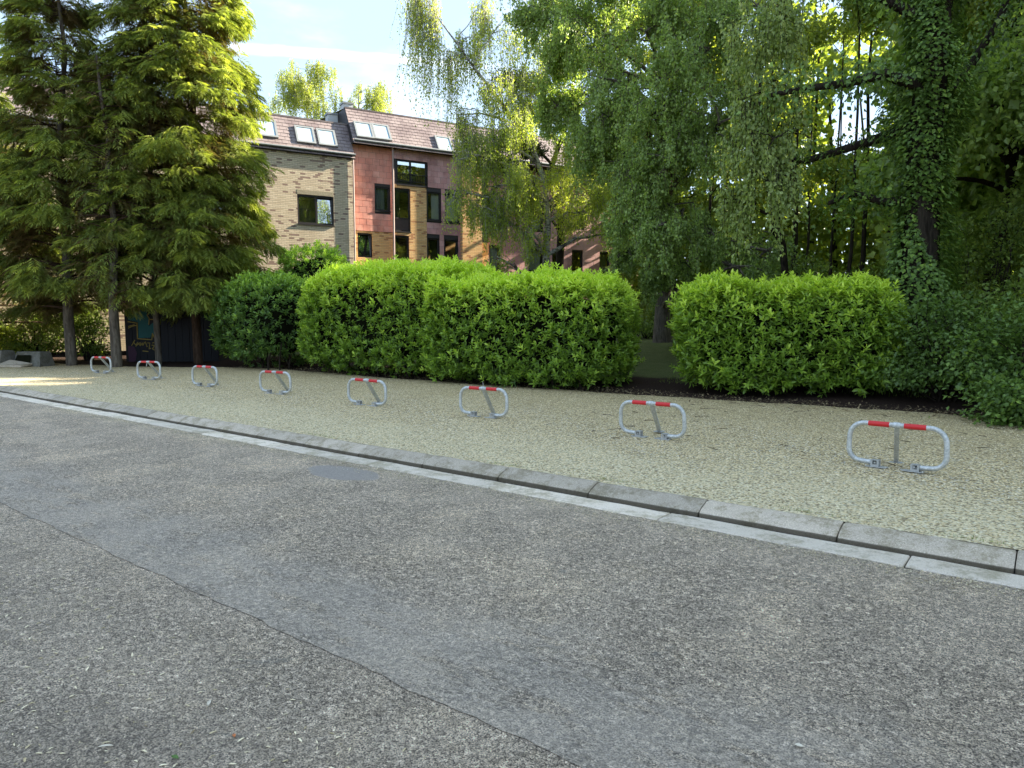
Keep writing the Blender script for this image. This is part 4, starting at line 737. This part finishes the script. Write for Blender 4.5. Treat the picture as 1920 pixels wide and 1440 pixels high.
def roof(par, s0, s1, ze, zr, y0, run, y_over=0.12, seed=0):
    """slated mansard slope as real overlapping slates, plus deck, ridge and a back slope"""
    r = np.random.default_rng(seed); ang = math.atan2(zr - ze, run); L = math.hypot(zr - ze, run + y_over) ; ca, sa = math.cos(ang), math.sin(ang); b = MB(); dk = MB()
    e = np.array([0, y0 - y_over, ze - y_over * math.tan(ang)]); up = np.array([0, ca, sa]); nn = np.array([0, -sa, ca]); L = (run + y_over) / ca; nr = int(L / 0.19); hrow = L / nr; sw = 0.30
    dk.add([e + [s0, 0, 0], e + [s1, 0, 0], e + [s1, 0, 0] + up * L, e + [s0, 0, 0] + up * L], [(0, 1, 2, 3)])
    T = e + up * L; dk.add([T + [s0, 0, 0], T + [s1, 0, 0], T + [s1, 4.5, 0.5], T + [s0, 4.5, 0.5]], [(0, 1, 2, 3)]); dk.add([T + [s0, 4.5, 0.5], T + [s1, 4.5, 0.5], T + [s1, 9, 0], T + [s0, 9, 0]], [(0, 1, 2, 3)])
    for s in (s0, s1): dk.add([e + [s, 0, 0], T + [s, 0, 0], T + [s, 9, 0], (s, y0 + 9.5, ze)], [(0, 1, 2, 3)])
    dk.obj('roof_deck', M['backing'], par)
    for i in range(nr):
        x = s0 - (sw / 2 if i % 2 else 0)
        while x < s1:
            a, c = max(x, s0), min(x + sw, s1)
            if c - a > 0.03:
                lo = e + up * (i * hrow - 0.01) + nn * (0.028 + r.random() * 0.006); hi = e + up * ((i + 1) * hrow + 0.02) + nn * 0.012; g = 0.006; tn = r.random()
                V = [lo + [a + g, 0, 0], lo + [c - g, 0, 0], hi + [c - g, 0, 0], hi + [a + g, 0, 0], lo - nn * 0.014 + [a + g, 0, 0], lo - nn * 0.014 + [c - g, 0, 0]]
                b.add(V, [(0, 1, 2, 3), (4, 5, 1, 0)], tn)
            x += sw
    o = b.obj('roof_slates', M['slate'], par); o['kind'] = 'stuff'
    MB().box((s0 - 0.02, T[1] - 0.06, T[2] - 0.02), (s1 + 0.02, T[1] + 0.12, T[2] + 0.05)).obj('ridge_cap', M['slate'], par)
    return e, up, nn
def skylight(par, ctr, up, nn, w, h):
    ux = np.array([1.0, 0, 0]); c = np.array(ctr); b = MB()
    def slab(a0, a1, b0, b1, n0, n1, mb):
        V = [c + ux * a + up * q + nn * m for m in (n0, n1) for a, q in ((a0, b0), (a1, b0), (a1, b1), (a0, b1))]; mb.add(V, BOXF)
    f = 0.09; slab(-w / 2, w / 2, -h / 2, -h / 2 + f, 0.0, 0.12, b); slab(-w / 2, w / 2, h / 2 - f, h / 2, 0.0, 0.12, b); slab(-w / 2, -w / 2 + f, -h / 2 + f, h / 2 - f, 0, 0.12, b); slab(w / 2 - f, w / 2, -h / 2 + f, h / 2 - f, 0, 0.12, b)
    o = b.obj('skylight', M['zinc'], par); g = MB(); slab(-w / 2 + f, w / 2 - f, -h / 2 + f, h / 2 - f, 0.085, 0.095, g); g.obj('pane', M['roofglass'], o); return o
def on_roof(px, py, y0, e, up, nn):
    """pixel -> point of the roof slope in facade coordinates"""
    r = ray(px, py); q = lambda v: np.array([Vector(v).dot(UX), -Vector(v).dot(UN), v[2]]); ro = q(Vector((0, 0, HC)) - C0); rd = q(r); t = np.dot(e - ro, nn) / np.dot(rd, nn); return ro + rd * t
def bldg(name, label, off=0):
    o = empty(name, (C0.x, C0.y, 0), BROT); tag(o, label, 'building'); return o
# wing A: grey brown brick
A = bldg('brick_apartment_wing', 'grey brown brick flats with slate mansard, left half of the terrace')
ze = fac(669, 293)[1]; w1 = rect(557, 363.5, 626.5, 423); w2 = rect(591.6, 468, 625.5, 508); wx = [(w1[0] - 4.6, w1[1] - 4.6, w1[2], w1[3]), (w1[0] - 9.2, w1[1] - 9.2, w1[2], w1[3]), (w1[0] - 4.6, w1[1] - 4.6, w1[2] - 2.75, w1[3] - 2.75), (w2[0], w2[1], w2[2] - 2.6, w2[3] - 2.6)]
SA = -17.0
pierced((SA, 0.0, 0.2, ze), [w1, w2] + wx).obj('wall', M['brick'], A)
bb = MB(); bb.box((SA, 3.0, 0.2), (-0.02, 9.4, ze - 0.02)); bb.add([(0, 0, 0.2), (0, 9.4, 0.2), (0, 9.4, ze), (0, 0, ze)], [(0, 1, 2, 3)]); bb.obj('side_wall', M['brick'], A)
window(A, w1, split=0.53, kinds=['glass', 'glass_sky']); window(A, w2, kind='glass_sky')
for q in wx: window(A, q, split=0.5)
for q in (w1, w2):
    sc = MB(); n = int((q[1] - q[0]) / 0.075)
    for k in range(n): sc.box((q[0] + k * (q[1] - q[0]) / n + 0.006, -0.006, q[3] + 0.01), (q[0] + (k + 1) * (q[1] - q[0]) / n - 0.006, 0.002, q[3] + 0.21))
    sc.obj('brick_lintel', simple('soldier_brick', (0.36, 0.31, 0.22), 0.9, 0.1), A)
zrA = ze + 1.62
MB().box((SA, -0.10, ze - 0.16), (0.04, 0.0 - 0.002, ze + 0.02)).obj('fascia', M['dark'], A); MB().tube([(SA, -0.14, ze + 0.03), (0.05, -0.14, ze + 0.03)], 0.05, 8).obj('roof_gutter', M['zinc'], A)
eA, upA, nnA = roof(A, SA, 0.03, ze + 0.05, zrA, 0.0, 1.0, seed=1)
for (x0, y0, x1, y1) in [(487, 228, 513, 258), (555, 241, 588, 269), (596, 247, 628, 274)]:
    p = on_roof((x0 + x1) / 2, (y0 + y1) / 2, 0, eA, upA, nnA); skylight(A, p, upA, nnA, 0.86, 1.0)
# wing B: red and purple tiles, ochre brick
OFF = 0.45; zb0 = 0.2
Bd = bldg('tile_hung_apartment_wing', 'taller flats hung with red and purple tiles between ochre brick piers'); ym = OFF
zeB = fac(672, 268, OFF)[1]; sE = fac(1228, 500, OFF)[0]; S = lambda px, py=400: fac(px, py, OFF)[0]; Z = lambda px, py: fac(px, py, OFF)[1]; RC = lambda a, b, c, d: rect(a, b, c, d, OFF)
s_pipe = S(736, 380); s_a = S(768.5, 390); s_b = S(798, 390); s_c = S(861, 390); s_d = S(898, 420)
zr_bot = Z(700, 434); wr = RC(702, 348.5, 732, 397); wl_ = RC(670.5, 436, 699, 483)
# bay 1
pierced((0.0, s_pipe, zr_bot, zeB), [wr], y=ym).obj('wall', M['backing'], Bd); clad(Bd, (0.02, s_pipe, zr_bot, zeB - 0.08), [wr], 'tile_r', ym - 0.002, seed=1)
pierced((0.0, s_pipe, zb0, zr_bot), [wl_], y=ym + 0.02).obj('wall', M['brick_y'], Bd)
window(Bd, wr, ym, curtain=(0.08, 0.7, 'blind')); window(Bd, wl_, ym + 0.02, kind='glass_sky', sill=False)
# bay 2
yb = ym - 0.12; d1 = RC(739, 352, 768.5, 435.5); d2 = RC(737, 441, 766.5, 520); wt_ = RC(741.5, 298.5, 799.5, 351)
zt2 = Z(768, 300); pierced((s_pipe, s_b, zb0, wt_[2] - 0.01), [(s_pipe - 1, d1[1], d1[2], d1[3]), (s_pipe - 1, d2[1], d2[2], d2[3])], y=yb).obj('wall', M['brick_y'], Bd)
MB().add([(s_pipe, yb, zb0), (s_pipe, ym + 0.3, zb0), (s_pipe, ym + 0.3, zeB), (s_pipe, yb, zeB)], [(0, 1, 2, 3)]).obj('pier_return', M['tile_r'], Bd)
window(Bd, (s_pipe + 0.02, d1[1], d1[2], d1[3]), yb, panel=0.32); window(Bd, (s_pipe + 0.02, d2[1], d2[2], d2[3]), yb, sill=False)
pierced((s_pipe, s_c, wt_[2] - 0.01, zeB), [wt_], y=yb).obj('wall', M['backing'], Bd); window(Bd, wt_, yb, split=0.46, rail=True)
clad(Bd, (s_pipe, wt_[1] + 0.02, wt_[3], zeB - 0.08), [], 'tile_p', yb - 0.002, seed=2)
# bay 3
hs = [RC(798.5, 359.5, 825.5, 415), RC(832.5, 363.5, 860, 419), RC(796, 446, 822.5, 500), RC(830.5, 449, 857, 502)]; hs[0] = (s_b + 0.02, *hs[0][1:]); hs[2] = (s_b + 0.02, *hs[2][1:])
pierced((s_b, s_c, zb0, wt_[2] - 0.01), hs, y=yb + 0.01).obj('wall', M['backing'], Bd)
clad(Bd, (wt_[1] + 0.02, s_c, wt_[2] - 0.02, zeB - 0.08), [], 'tile_p', yb - 0.003, seed=3); clad(Bd, (s_b, s_c, 2.6, wt_[2] - 0.02), hs, 'tile_p', yb + 0.004, seed=4)
for i, q in enumerate(hs): window(Bd, q, yb + 0.01, curtain=[(0.42, 0.95, 'white'), (0.15, 0.95, 'white'), None, None][i])
# pier 4 in ochre brick
yp = yb - 0.25; pb = MB(); pb.add([(s_c, yp, zb0), (s_d, yp, zb0), (s_d, yp, zeB), (s_c, yp, zeB)], [(0, 1, 2, 3)]); pb.add([(s_c, yb + 0.1, zb0), (s_c, yp, zb0), (s_c, yp, zeB), (s_c, yb + 0.1, zeB)], [(0, 1, 2, 3)]); pb.add([(s_d, yp, zb0), (s_d, ym + 1.1, zb0), (s_d, ym + 1.1, zeB), (s_d, yp, zeB)], [(0, 1, 2, 3)]); pb.obj('brick_pier', M['brick_y'], Bd)
# beyond: recessed purple bays
yr = ym + 0.5; RF = lambda a, b, c, d: rect(a, b, c, d, yr); hs2 = [RF(917, 460, 938, 508), RF(925, 385, 945, 425), RF(991, 392, 1018, 432), RF(991, 466, 1018, 510), RF(1035, 468, 1048, 512), RF(1076, 392, 1095, 424), RF(1072, 470, 1092, 512), RF(1133, 418, 1148, 440), RF(1124, 474, 1142, 512), RF(1170, 400, 1190, 440), RF(1040, 350, 1056, 385)]
sd_ = fac(898, 420, yr)[0]; s_br = fac(915.5, 480, yr)[0]; sE2 = fac(1228, 500, yr)[0]
pierced((sd_, sE2, zb0, zeB), hs2, y=yr).obj('wall', M['backing'], Bd)
zq = fac(905, 455, yr)[1]; pierced((sd_ - 0.05, s_br, zb0, zq), [], y=yr - 0.03).obj('wall', M['brick_y'], Bd)
clad(Bd, (s_br, sE2, 2.4, zeB - 0.9), hs2, 'tile_p', yr - 0.002, seed=6)
clad(Bd, (sd_, sE2, zeB - 0.9, zeB - 0.08), [], 'tile_p', yr - 0.002, seed=7)
for i, q in enumerate(hs2): window(Bd, q, yr, curtain=[(0.1, 0.85, 'white'), None, (0.3, 0.9, 'white'), (0.1, 0.9, 'white'), None, None, None, None, (0.2, 0.8, 'blind'), None, None][i])
bb = MB(); bb.box((0.02, 4.0, zb0), (sE2, 9.8, zeB - 0.02)); bb.add([(sE2, yr, zb0), (sE2, 9.8, zb0), (sE2, 9.8, zeB), (sE2, yr, zeB)], [(0, 1, 2, 3)]); bb.obj('side_wall', M['brick_y'], Bd)
MB().box((0.05, ym - 0.42, zeB - 0.06), (sE2, yr, zeB + 0.02)).obj('fascia', M['dark'], Bd); MB().tube([(0.05, ym - 0.47, zeB + 0.03), (sE2, ym - 0.47, zeB + 0.03)], 0.055, 8).obj('roof_gutter', M['zinc'], Bd)
MB().tube([(s_pipe - 0.05, ym - 0.30, zeB), (s_pipe - 0.05, ym - 0.26, zeB - 0.3), (s_pipe - 0.05, ym - 0.22, zb0)], 0.05, 8).obj('drainpipe', M['pipe'], Bd, True)
MB().tube([(-0.045, -0.06, ze), (-0.045, -0.06, zb0)], 0.035, 8).obj('corner_pipe', M['pipe'], A, True)
zrB = zeB + 1.75; eB, upB, nnB = roof(Bd, -0.0, sE2, zeB + 0.05, zrB, ym - 0.35, 1.15, seed=2)
for (x, y) in [(681.5, 246), (714.5, 250), (832, 272), (874, 276)]:
    p = on_roof(x, y, 0, eB, upB, nnB); skylight(Bd, p, upB, nnB, 0.86, 1.0)
# flues
for i, (px, py0, py1, off, pr) in enumerate([(621.5, 215, 236, 2.6, A), (650, 195, 220, 3.0, Bd)]):
    s, zt = fac(px, py0, off); zz = zrA if i == 0 else zrB; f = MB().box((s - 0.24, off - 0.24, zz - 0.6), (s + 0.24, off + 0.24, zt)).obj('chimney', M['cream'], pr)
    MB().box((s - 0.29, off - 0.29, zz + 0.02), (s + 0.29, off + 0.29, zz + 0.27)).obj('chimney_band', M['dark'], f); MB().box((s - 0.28, off - 0.28, zt - 0.06), (s + 0.28, off + 0.28, zt + 0.03)).obj('chimney_cap', M['zinc'], f)

# ------------------------------------------------------------------ shed with graffiti behind the cypresses
def shed():
    y = 25.0; x0, x1 = pz(236, y)[0], pz(410, y)[0]; root = empty('graffiti_shed', ((x0 + x1) / 2, y, 0)); tag(root, 'black shed sprayed with a teal graffiti letter and yellow scrawl, behind the cypress trunks', 'shed')
    w = (x1 - x0) / 2; H = 2.15; n = 13
    for k in range(n): a = -w + 2 * w * k / n; MB().box((a + 0.006, 0 + (k % 2) * 0.004, 0.0), (a + 2 * w / n - 0.006, 0.03, H)).obj('wall_board', M['shedw'], root)
    MB().box((-w, 0.035, 0), (w, 2.2, H - 0.02)).obj('shed_body', M['shedw'], root); MB().box((-w - 0.1, -0.12, H), (w + 0.1, 2.3, H + 0.09)).obj('roof', M['backing'], root)
    def L(px, py): p = atY(px, py, y); return (p.x - (x0 + x1) / 2, p.z)
    def poly(name, pts, mat, yy):
        q = [L(*p) for p in pts]; me = bpy.data.meshes.new(name); me.from_pydata([(a, yy, b) for a, b in q], [], [tuple(range(len(q)))]); me.materials.append(M[mat]); return obj(name, me, root)
    def strokes(name, lines, wd, mat, yy):
        b = MB()
        for ln in lines:
            q = [L(*p) for p in ln]
            for (a0, b0), (a1, b1) in zip(q, q[1:]):
                d = Vector((a1 - a0, b1 - b0)); l = d.length or 1; nx, nz = -d.y / l * wd / 2, d.x / l * wd / 2; ex, ez = d.x / l * wd * 0.3, d.y / l * wd * 0.3
                b.add([(a0 + nx - ex, yy, b0 + nz - ez), (a0 - nx - ex, yy, b0 - nz - ez), (a1 - nx + ex, yy, b1 - nz + ez), (a1 + nx + ex, yy, b1 + nz + ez)], [(0, 1, 2, 3)])
        return b.obj(name, M[mat], root)
    poly('graffiti_letter', [(240, 568), (273, 570), (276, 593), (279, 599), (279, 612), (291, 601), (292, 634), (284, 627), (282, 633), (260, 634), (259, 604), (240, 600)], 'teal', -0.004)
    strokes('graffiti_outline', [[(240, 603), (257, 606), (258, 635), (285, 637), (286, 625), (291, 636)], [(278, 571), (280, 585), (276, 591), (280, 597), (279, 608)], [(280, 599), (291, 599)], [(241, 615), (250, 611), (256, 610)], [(241, 612), (252, 609)]], 0.035, 'yel', -0.008)
    strokes('graffiti_scrawl', [[(247, 648), (253, 638)], [(250, 641), (256, 648), (262, 643)], [(255, 649), (258, 642), (263, 648)], [(263, 642), (264, 648), (267, 643), (268, 648), (271, 642)], [(273, 641), (276, 650)], [(277, 643), (281, 643), (280, 654), (283, 653)], [(286, 643), (290, 642)], [(285, 647), (290, 648), (286, 654), (291, 657)], [(268, 658), (278, 659)]], 0.03, 'yel', -0.008)
    poly('graffiti_patch', [(240, 648), (252, 650), (257, 662), (254, 678), (242, 680)], 'purp', -0.004)
shed()

# ------------------------------------------------------------------ concrete blocks at the far left
def block(name, label, c, yaw, L, w0, w1, h, holes=False):
    root = empty(name, (c[0], c[1], 0.0), yaw); tag(root, label, 'concrete block', 'concrete blocks at the left end of the lot')
    n = 9; X = np.linspace(-L / 2, L / 2, n); V = []
    for i, x in enumerate(X):
        e = 0.12 if i in (0, n - 1) else 0; xx = x; V += [(xx, -w0 / 2, 0), (xx - np.sign(x) * e * 0.4, -w1 / 2 - 0.02, h * 0.93), (xx - np.sign(x) * e * 0.6, -w1 / 2, h), (xx - np.sign(x) * e * 0.6, w1 / 2, h), (xx - np.sign(x) * e * 0.4, w1 / 2 + 0.02, h * 0.93), (xx, w0 / 2, 0)]
    V = np.array(V) + rng.normal(0, 0.006, (n * 6, 3)) * [1, 1, 0.6]; F = [(i * 6 + j, (i + 1) * 6 + j, (i + 1) * 6 + j + 1, i * 6 + j + 1) for i in range(n - 1) for j in range(5)]
    me = bpy.data.meshes.new('block_body'); me.from_pydata([tuple(v) for v in V.tolist()], [], [tuple(f) for f in F] + [tuple(range(6)), tuple(range((n - 1) * 6, n * 6))[::-1]]); me.materials.append(M['block']); obj('block_body', me, root); return root
block('concrete_block', 'grey concrete barrier block cut by the left picture edge', (-16.9, 22.6), rad(-12), 2.4, 0.7, 0.42, 0.50)
bk = block('concrete_block', 'shorter concrete block with a dark hollow and a slab leaning against it', (-15.1, 22.55), rad(-8), 0.95, 0.62, 0.38, 0.46)
MB().add([(-0.42, -0.335, 0.10), (0.16, -0.335, 0.10), (0.14, -0.262, 0.36), (-0.34, -0.262, 0.36)], [(0, 1, 2, 3)]).obj('painted_hollow', M['core'], bk)  # flat dark quad: the recess and its shade are only painted on
sl = empty('broken_slab', (-15.35, 22.1, 0)); tag(sl, 'flat broken grey slab lying at the foot of the shorter concrete block', 'slab')
V = np.array([(-0.5, -0.2, 0.01), (0.35, -0.3, 0.01), (0.42, 0.1, 0.05), (-0.3, 0.16, 0.16), (-0.5, -0.2, 0.07), (0.35, -0.3, 0.07), (0.42, 0.1, 0.11), (-0.3, 0.16, 0.22)]); MB().add(V, BOXF).obj('slab_body', M['kerb'], sl)

# ------------------------------------------------------------------ parking barriers
def fillet(pts, rad_, n=8):
    P = [np.array(p, float) for p in pts]; out = [P[0]]
    for i in range(1, len(P) - 1):
        a, b, c = P[i - 1], P[i], P[i + 1]; u = norm(a - b); v = norm(c - b); ang = math.acos(max(-1, min(1, float(u @ v)))); d = rad_[i - 1] / math.tan(ang / 2); p0 = b + u * d; p1 = b + v * d; bis = norm(u + v); cc = b + bis * rad_[i - 1] / math.sin(ang / 2)
        e0 = p0 - cc; e1 = p1 - cc; th = math.acos(max(-1, min(1, float(norm(e0) @ norm(e1)))))
        for k in range(n + 1): t = k / n; out.append(cc + (math.sin((1 - t) * th) * e0 + math.sin(t * th) * e1) / math.sin(th))
    out.append(P[-1]); return np.array(out)
def make_barrier():
    root = empty('parking_barrier', (0, 0, 0)); tr = 0.024; top = 0.455; hw = 0.435
    path = fillet([(-0.20, 0, 0.045), (-hw, 0, 0.055), (-hw + 0.01, 0, top - tr), (hw - 0.01, 0, top - tr), (hw, 0, 0.055), (0.20, 0, 0.045)], [0.12, 0.14, 0.14, 0.12])
    MB().tube(path, tr, 14).obj('frame', M['galv'], root, True)
    for s in (-1, 1): MB().tube([(s * 0.065, 0, top - tr), (s * 0.255, 0, top - tr)], tr + 0.0022, 16).obj('red_band', M['red'], root, True)
    p0 = np.array([0.0, 0.0, top - tr - 0.006]); p1 = np.array([-0.10, 0.40, 0.02]); d = norm(p1 - p0); sx = norm(np.cross(d, [0, 0, 1.0])); sy = np.cross(sx, d)
    def bar(a, b, w, h, mb):
        V = [q + sx * i * w / 2 + sy * j * h / 2 for q in (a, b) for i, j in ((-1, -1), (1, -1), (1, 1), (-1, 1))]; mb.add(V, BOXF); return mb
    post = bar(p0, p1, 0.042, 0.042, MB()); post.obj('post', M['galv'], root)
    MB().tube([(-0.03, 0, top - tr), (0.03, 0, top - tr)], tr + 0.006, 14).obj('hinge_sleeve', M['galv'], root, True)
    MB().box((-0.16, 0.35, 0.004), (-0.04, 0.46, 0.010)).obj('rear_plate', M['plate'], root)
    for s in (-1, 1):
        cl = MB(); x0, x1 = sorted((s * 0.14, s * 0.215)); cl.box((x0, -0.033, 0.012), (x1, -0.027, 0.03)).box((x0, 0.027, 0.012), (x1, 0.033, 0.07)).box((x0, -0.033, 0.03), (x0 + 0.018, -0.027, 0.07)).box((x1 - 0.018, -0.033, 0.03), (x1, -0.027, 0.07)).box((x0, -0.033, 0.07), (x1, 0.033, 0.075)); cl.tube([(s * 0.175, -0.042, 0.050), (s * 0.175, 0.042, 0.050)], 0.009, 6); c = cl.obj('clamp', M['plate'], root)
        MB().box((s * 0.16 - 0.09, -0.05, 0.004), (s * 0.16 + 0.09, 0.04, 0.0115)).obj('ground_plate', M['plate'], root)
    bo = [MB().tube([(s * 0.16 + q * 0.09, -0.05, 0.01), (s * 0.16 + q * 0.09, -0.05, 0.022)], 0.009, 6).mesh('bolt', M['galv']) for s in (-1, 1) for q in (-1, 1)]
    for m in bo: obj('bolt', m, root)
    return root
def copy_thing(o):
    c = o.copy(); COL.objects.link(c)
    for ch in list(o.children): d = ch.copy(); COL.objects.link(d); d.parent = c
    return c
bp = [((1678, 881), -43, 'nearest red and silver parking barrier, at the right end of the row'), ((1222, 822), -38, 'second nearest silver parking barrier, in front of the grassy gap'), ((906, 783), -35, 'third parking barrier from the right, with a thin wire end sticking up'), ((688, 761), -33, 'parking barrier in front of the tallest lime green hedge, fourth from the right'), ((517, 739), -31.5, 'fifth parking barrier from the right, before the dark laurel'), ((384, 725), -32, 'parking barrier before the foot of the largest cypress, third from the left'), ((280, 712), -29, 'parking barrier below the graffiti with a padlock hanging from it, second from the left'), ((190, 700), -27.5, 'farthest and smallest looking parking barrier, nearest the concrete blocks')]
proto = make_barrier()
for i, ((px, py), an, lab) in enumerate(bp):
    o = proto if i == 0 else copy_thing(proto)
    p = onz(px, py, 0); o.location = (p.x, p.y, 0.004); o.rotation_euler = (rng.normal(0, 0.02), rng.normal(0, 0.008), rad(an + rng.normal(0, 0.8))); tag(o, lab, 'parking barrier', 'row of red and silver fold-down parking barriers')
    if i == 2: MB().tube([(0.0, 0, 0.45), (-0.01, 0.01, 0.50), (-0.012, 0.0, 0.535)], 0.003, 5).obj('wire_end', M['galv'], o)
    if i == 6: MB().tube([(-0.03, -0.02, 0.40), (-0.03, -0.03, 0.35), (-0.045, -0.03, 0.33)], 0.010, 6).obj('padlock', M['plate'], o)

# ------------------------------------------------------------------ loose stones, litter, twigs, grass
def stuffo(o, lab, cat): tag(o, lab, cat, kind='stuff'); return o
def strew(name, lab, cat, n, pa, pt, TVF, smin, smax, mat, z, seed, flat=0.2, vm=0.5, vs=0.25, asp=None):
    r = np.random.default_rng(seed); a = pa(r, n); t = pt(r, n, a); P = np.stack([K0[0] + KD[0] * a + KN[0] * t, K0[1] + KD[1] * a + KN[1] * t, np.full(n, z)], -1)
    D = np.stack([r.normal(0, 1, n), r.normal(0, 1, n), r.normal(0, flat, n)], -1); s = r.uniform(smin, smax, n)
    Sc = np.stack([s * (asp if asp else 1), s, s], -1); return stuffo(scat(name, *TVF, P, frames(D), Sc, np.clip(r.normal(vm, vs, n), 0, 1), M[mat]), lab, cat)
FLAKE = (np.array([(0, 0, 0.001), (-0.3, 0.3, 0.08), (-0.2, 0.8, 0.10), (0.05, 1, 0.03), (0.3, 0.6, 0.12), (0.25, 0.2, 0.03)]), np.array([(0, 1, 2, 3), (0, 3, 4, 5)])[:, ::-1])
u = lambda lo, hi: (lambda r, n, *a: r.uniform(lo, hi, n))
strew('gravel_stones', 'loose pale stones spread over the gravel lot', 'gravel', 34000, lambda r, n: -3 + 18 * r.random(n) ** 1.35, lambda r, n, a: 0.22 + 6.6 * r.random(n) ** 1.1, STONE, 0.008, 0.021, 'stone', 0.006, 500, 0.1, 0.5, 0.28)
strew('spilled_grit', 'pale grit spilled over the gutter and the road edge', 'grit', 7000, u(-3, 14), lambda r, n, a: -0.27 - np.abs(r.normal(0, 0.13, n)), STONE, 0.004, 0.012, 'stone', -0.099, 501, 0.1)
strew('wood_chips', 'pale wood chips and seed husks scattered on the near lane', 'wood chips', 3200, lambda r, n: 1.2 + 4.5 * r.random(n), lambda r, n, a: -3.5 - 2.4 * r.random(n) ** 0.7 , FLAKE, 0.006, 0.032, 'litter', -0.1035, 502, 0.12, 0.75, 0.22, 0.5)
strew('road_flecks', 'tiny pale flecks on the middle of the road', 'husks', 500, u(-3, 12), u(-4.2, -0.4), FLAKE, 0.005, 0.014, 'litter', -0.099, 503, 0.1, 0.85, 0.12, 0.6)
strew('leaf_litter', 'brown dead leaves below the shrubs and hedges', 'leaf litter', 9000, lambda r, n: -6 + 26 * r.random(n), lambda r, n, a: np.interp(a, [-14, -6, -2, 1.5, 4, 8, 13, 19, 23], [5.2, 5.4, 6.0, 7.4, 7.2, 7.0, 6.9, 7.1, 4.9]) + r.normal(0.5, 0.55, n), FLAKE, 0.02, 0.06, 'litter', 0.008, 504, 0.3, 0.08, 0.14, 0.8)
def twigs(n, seed):
    r = np.random.default_rng(seed); b = MB()
    for i in range(n):
        a = r.uniform(-4, 6); t = r.uniform(2.2, 7.2); x, y, _ = KT(a, t); th = r.uniform(0, 6.3); L = r.uniform(0.06, 0.3); d = np.array([math.cos(th), math.sin(th), 0]); sd2 = np.array([-d[1], d[0], 0]); p = np.array([x, y, 0.012])
        b.tube([p, p + d * L * 0.5 + sd2 * r.normal(0, 0.04) + [0, 0, 0.008], p + d * L], [0.004, 0.003, 0.0015], 4, cap=False)
    return stuffo(b.obj('fallen_twigs', M['twig']), 'thin dark twigs fallen on the gravel', 'twigs')
twigs(80, 505)
def tufts(n, seed):
    r = np.random.default_rng(seed); ctr = [(4.2, 0.25), (3.0, 0.3), (1.25, 0.28), (0.2, 0.26), (7.1, 0.24), (-0.9, 0.3)]; P = []; 
    for a, t in ctr: m = n // len(ctr); A = a + r.normal(0, 0.16, m); T = t + np.abs(r.normal(0, 0.03, m)); P.append(np.stack([K0[0] + KD[0] * A + KN[0] * T, K0[1] + KD[1] * A + KN[1] * T, np.full(m, 0.0)], -1))
    P = np.concatenate(P); n = len(P); BL = (np.array([(-0.06, 0, 0), (0.06, 0, 0), (0, 1, 0.2)]), np.array([(0, 1, 2)]))
    return stuffo(scat('grass_tufts', *BL, P, frames(np.stack([r.normal(0, 0.6, n), r.normal(0, 0.6, n), np.ones(n)], -1)), r.uniform(0.01, 0.035, n), np.clip(r.normal(0.6, 0.2, n), 0, 1), M['grass']), 'tiny grass tufts growing along the back of the kerb', 'grass')
tufts(700, 506)
def lawn(seed):
    r = np.random.default_rng(seed); n = 26000; a = r.uniform(-2.5, 7, n); t = r.uniform(9.0, 18, n); P = np.stack([K0[0] + KD[0] * a + KN[0] * t, K0[1] + KD[1] * a + KN[1] * t, hgt(t)], -1); BL = (np.array([(-0.07, 0, 0), (0.07, 0, 0), (0, 1, 0.2)]), np.array([(0, 1, 2)]))
    return stuffo(scat('lawn_grass', *BL, P, frames(np.stack([r.normal(0, 0.5, n), r.normal(0, 0.5, n), np.ones(n)], -1)), r.uniform(0.03, 0.08, n), np.clip(r.normal(0.5, 0.25, n), 0, 1), M['grass']), 'thin shaded lawn rising behind the gap between the hedges', 'grass')
lawn(507)
def fallen(name, lab, px, py, z, L, mat, rz, w=0.3):
    p = onz(px, py, z); ys = [0, 0.15, 0.4, 0.7, 1]; V = []
    for q in ys: ww = w * math.sin(math.pi * min(1, q * 0.92 + 0.04)); zz = 0.004 + 0.12 * L * math.sin(q * 2.5); V += [(-ww * L, (q - 0.5) * L, zz + 0.004), (0, (q - 0.5) * L, zz), (ww * L, (q - 0.5) * L, zz + 0.005)]
    F = [f for i in range(4) for f in ((i * 3, i * 3 + 1, i * 3 + 4, i * 3 + 3), (i * 3 + 1, i * 3 + 2, i * 3 + 5, i * 3 + 4))]
    o = obj(name, np_mesh(name, V, np.array(F), M[mat], smooth=True), None, tuple(p), (0, 0, rz)); tag(o, lab, 'leaf'); return o
fallen('fallen_leaf', 'single fresh green leaf on the near asphalt at the bottom left', 328, 1424, -0.1035, 0.032, 'leafg', 1.2)
fallen('fallen_leaf', 'curled orange leaf on the asphalt right of the green one', 439, 1383, -0.1035, 0.022, 'leafo', 0.6)
fallen('fallen_leaf', 'pale peach coloured leaf alone on the smooth asphalt at the bottom right', 1498, 1402, -0.100, 0.030, 'leafw', 1.3, 0.34)
fallen('fallen_leaf', 'upright white dry leaf among the chips above the orange leaf', 392, 1322, -0.1035, 0.04, 'leafw', 0.2, 0.2)
fallen('fallen_leaf', 'long white husk left of the green leaf', 198, 1404, -0.1035, 0.05, 'leafw', 1.9, 0.12)
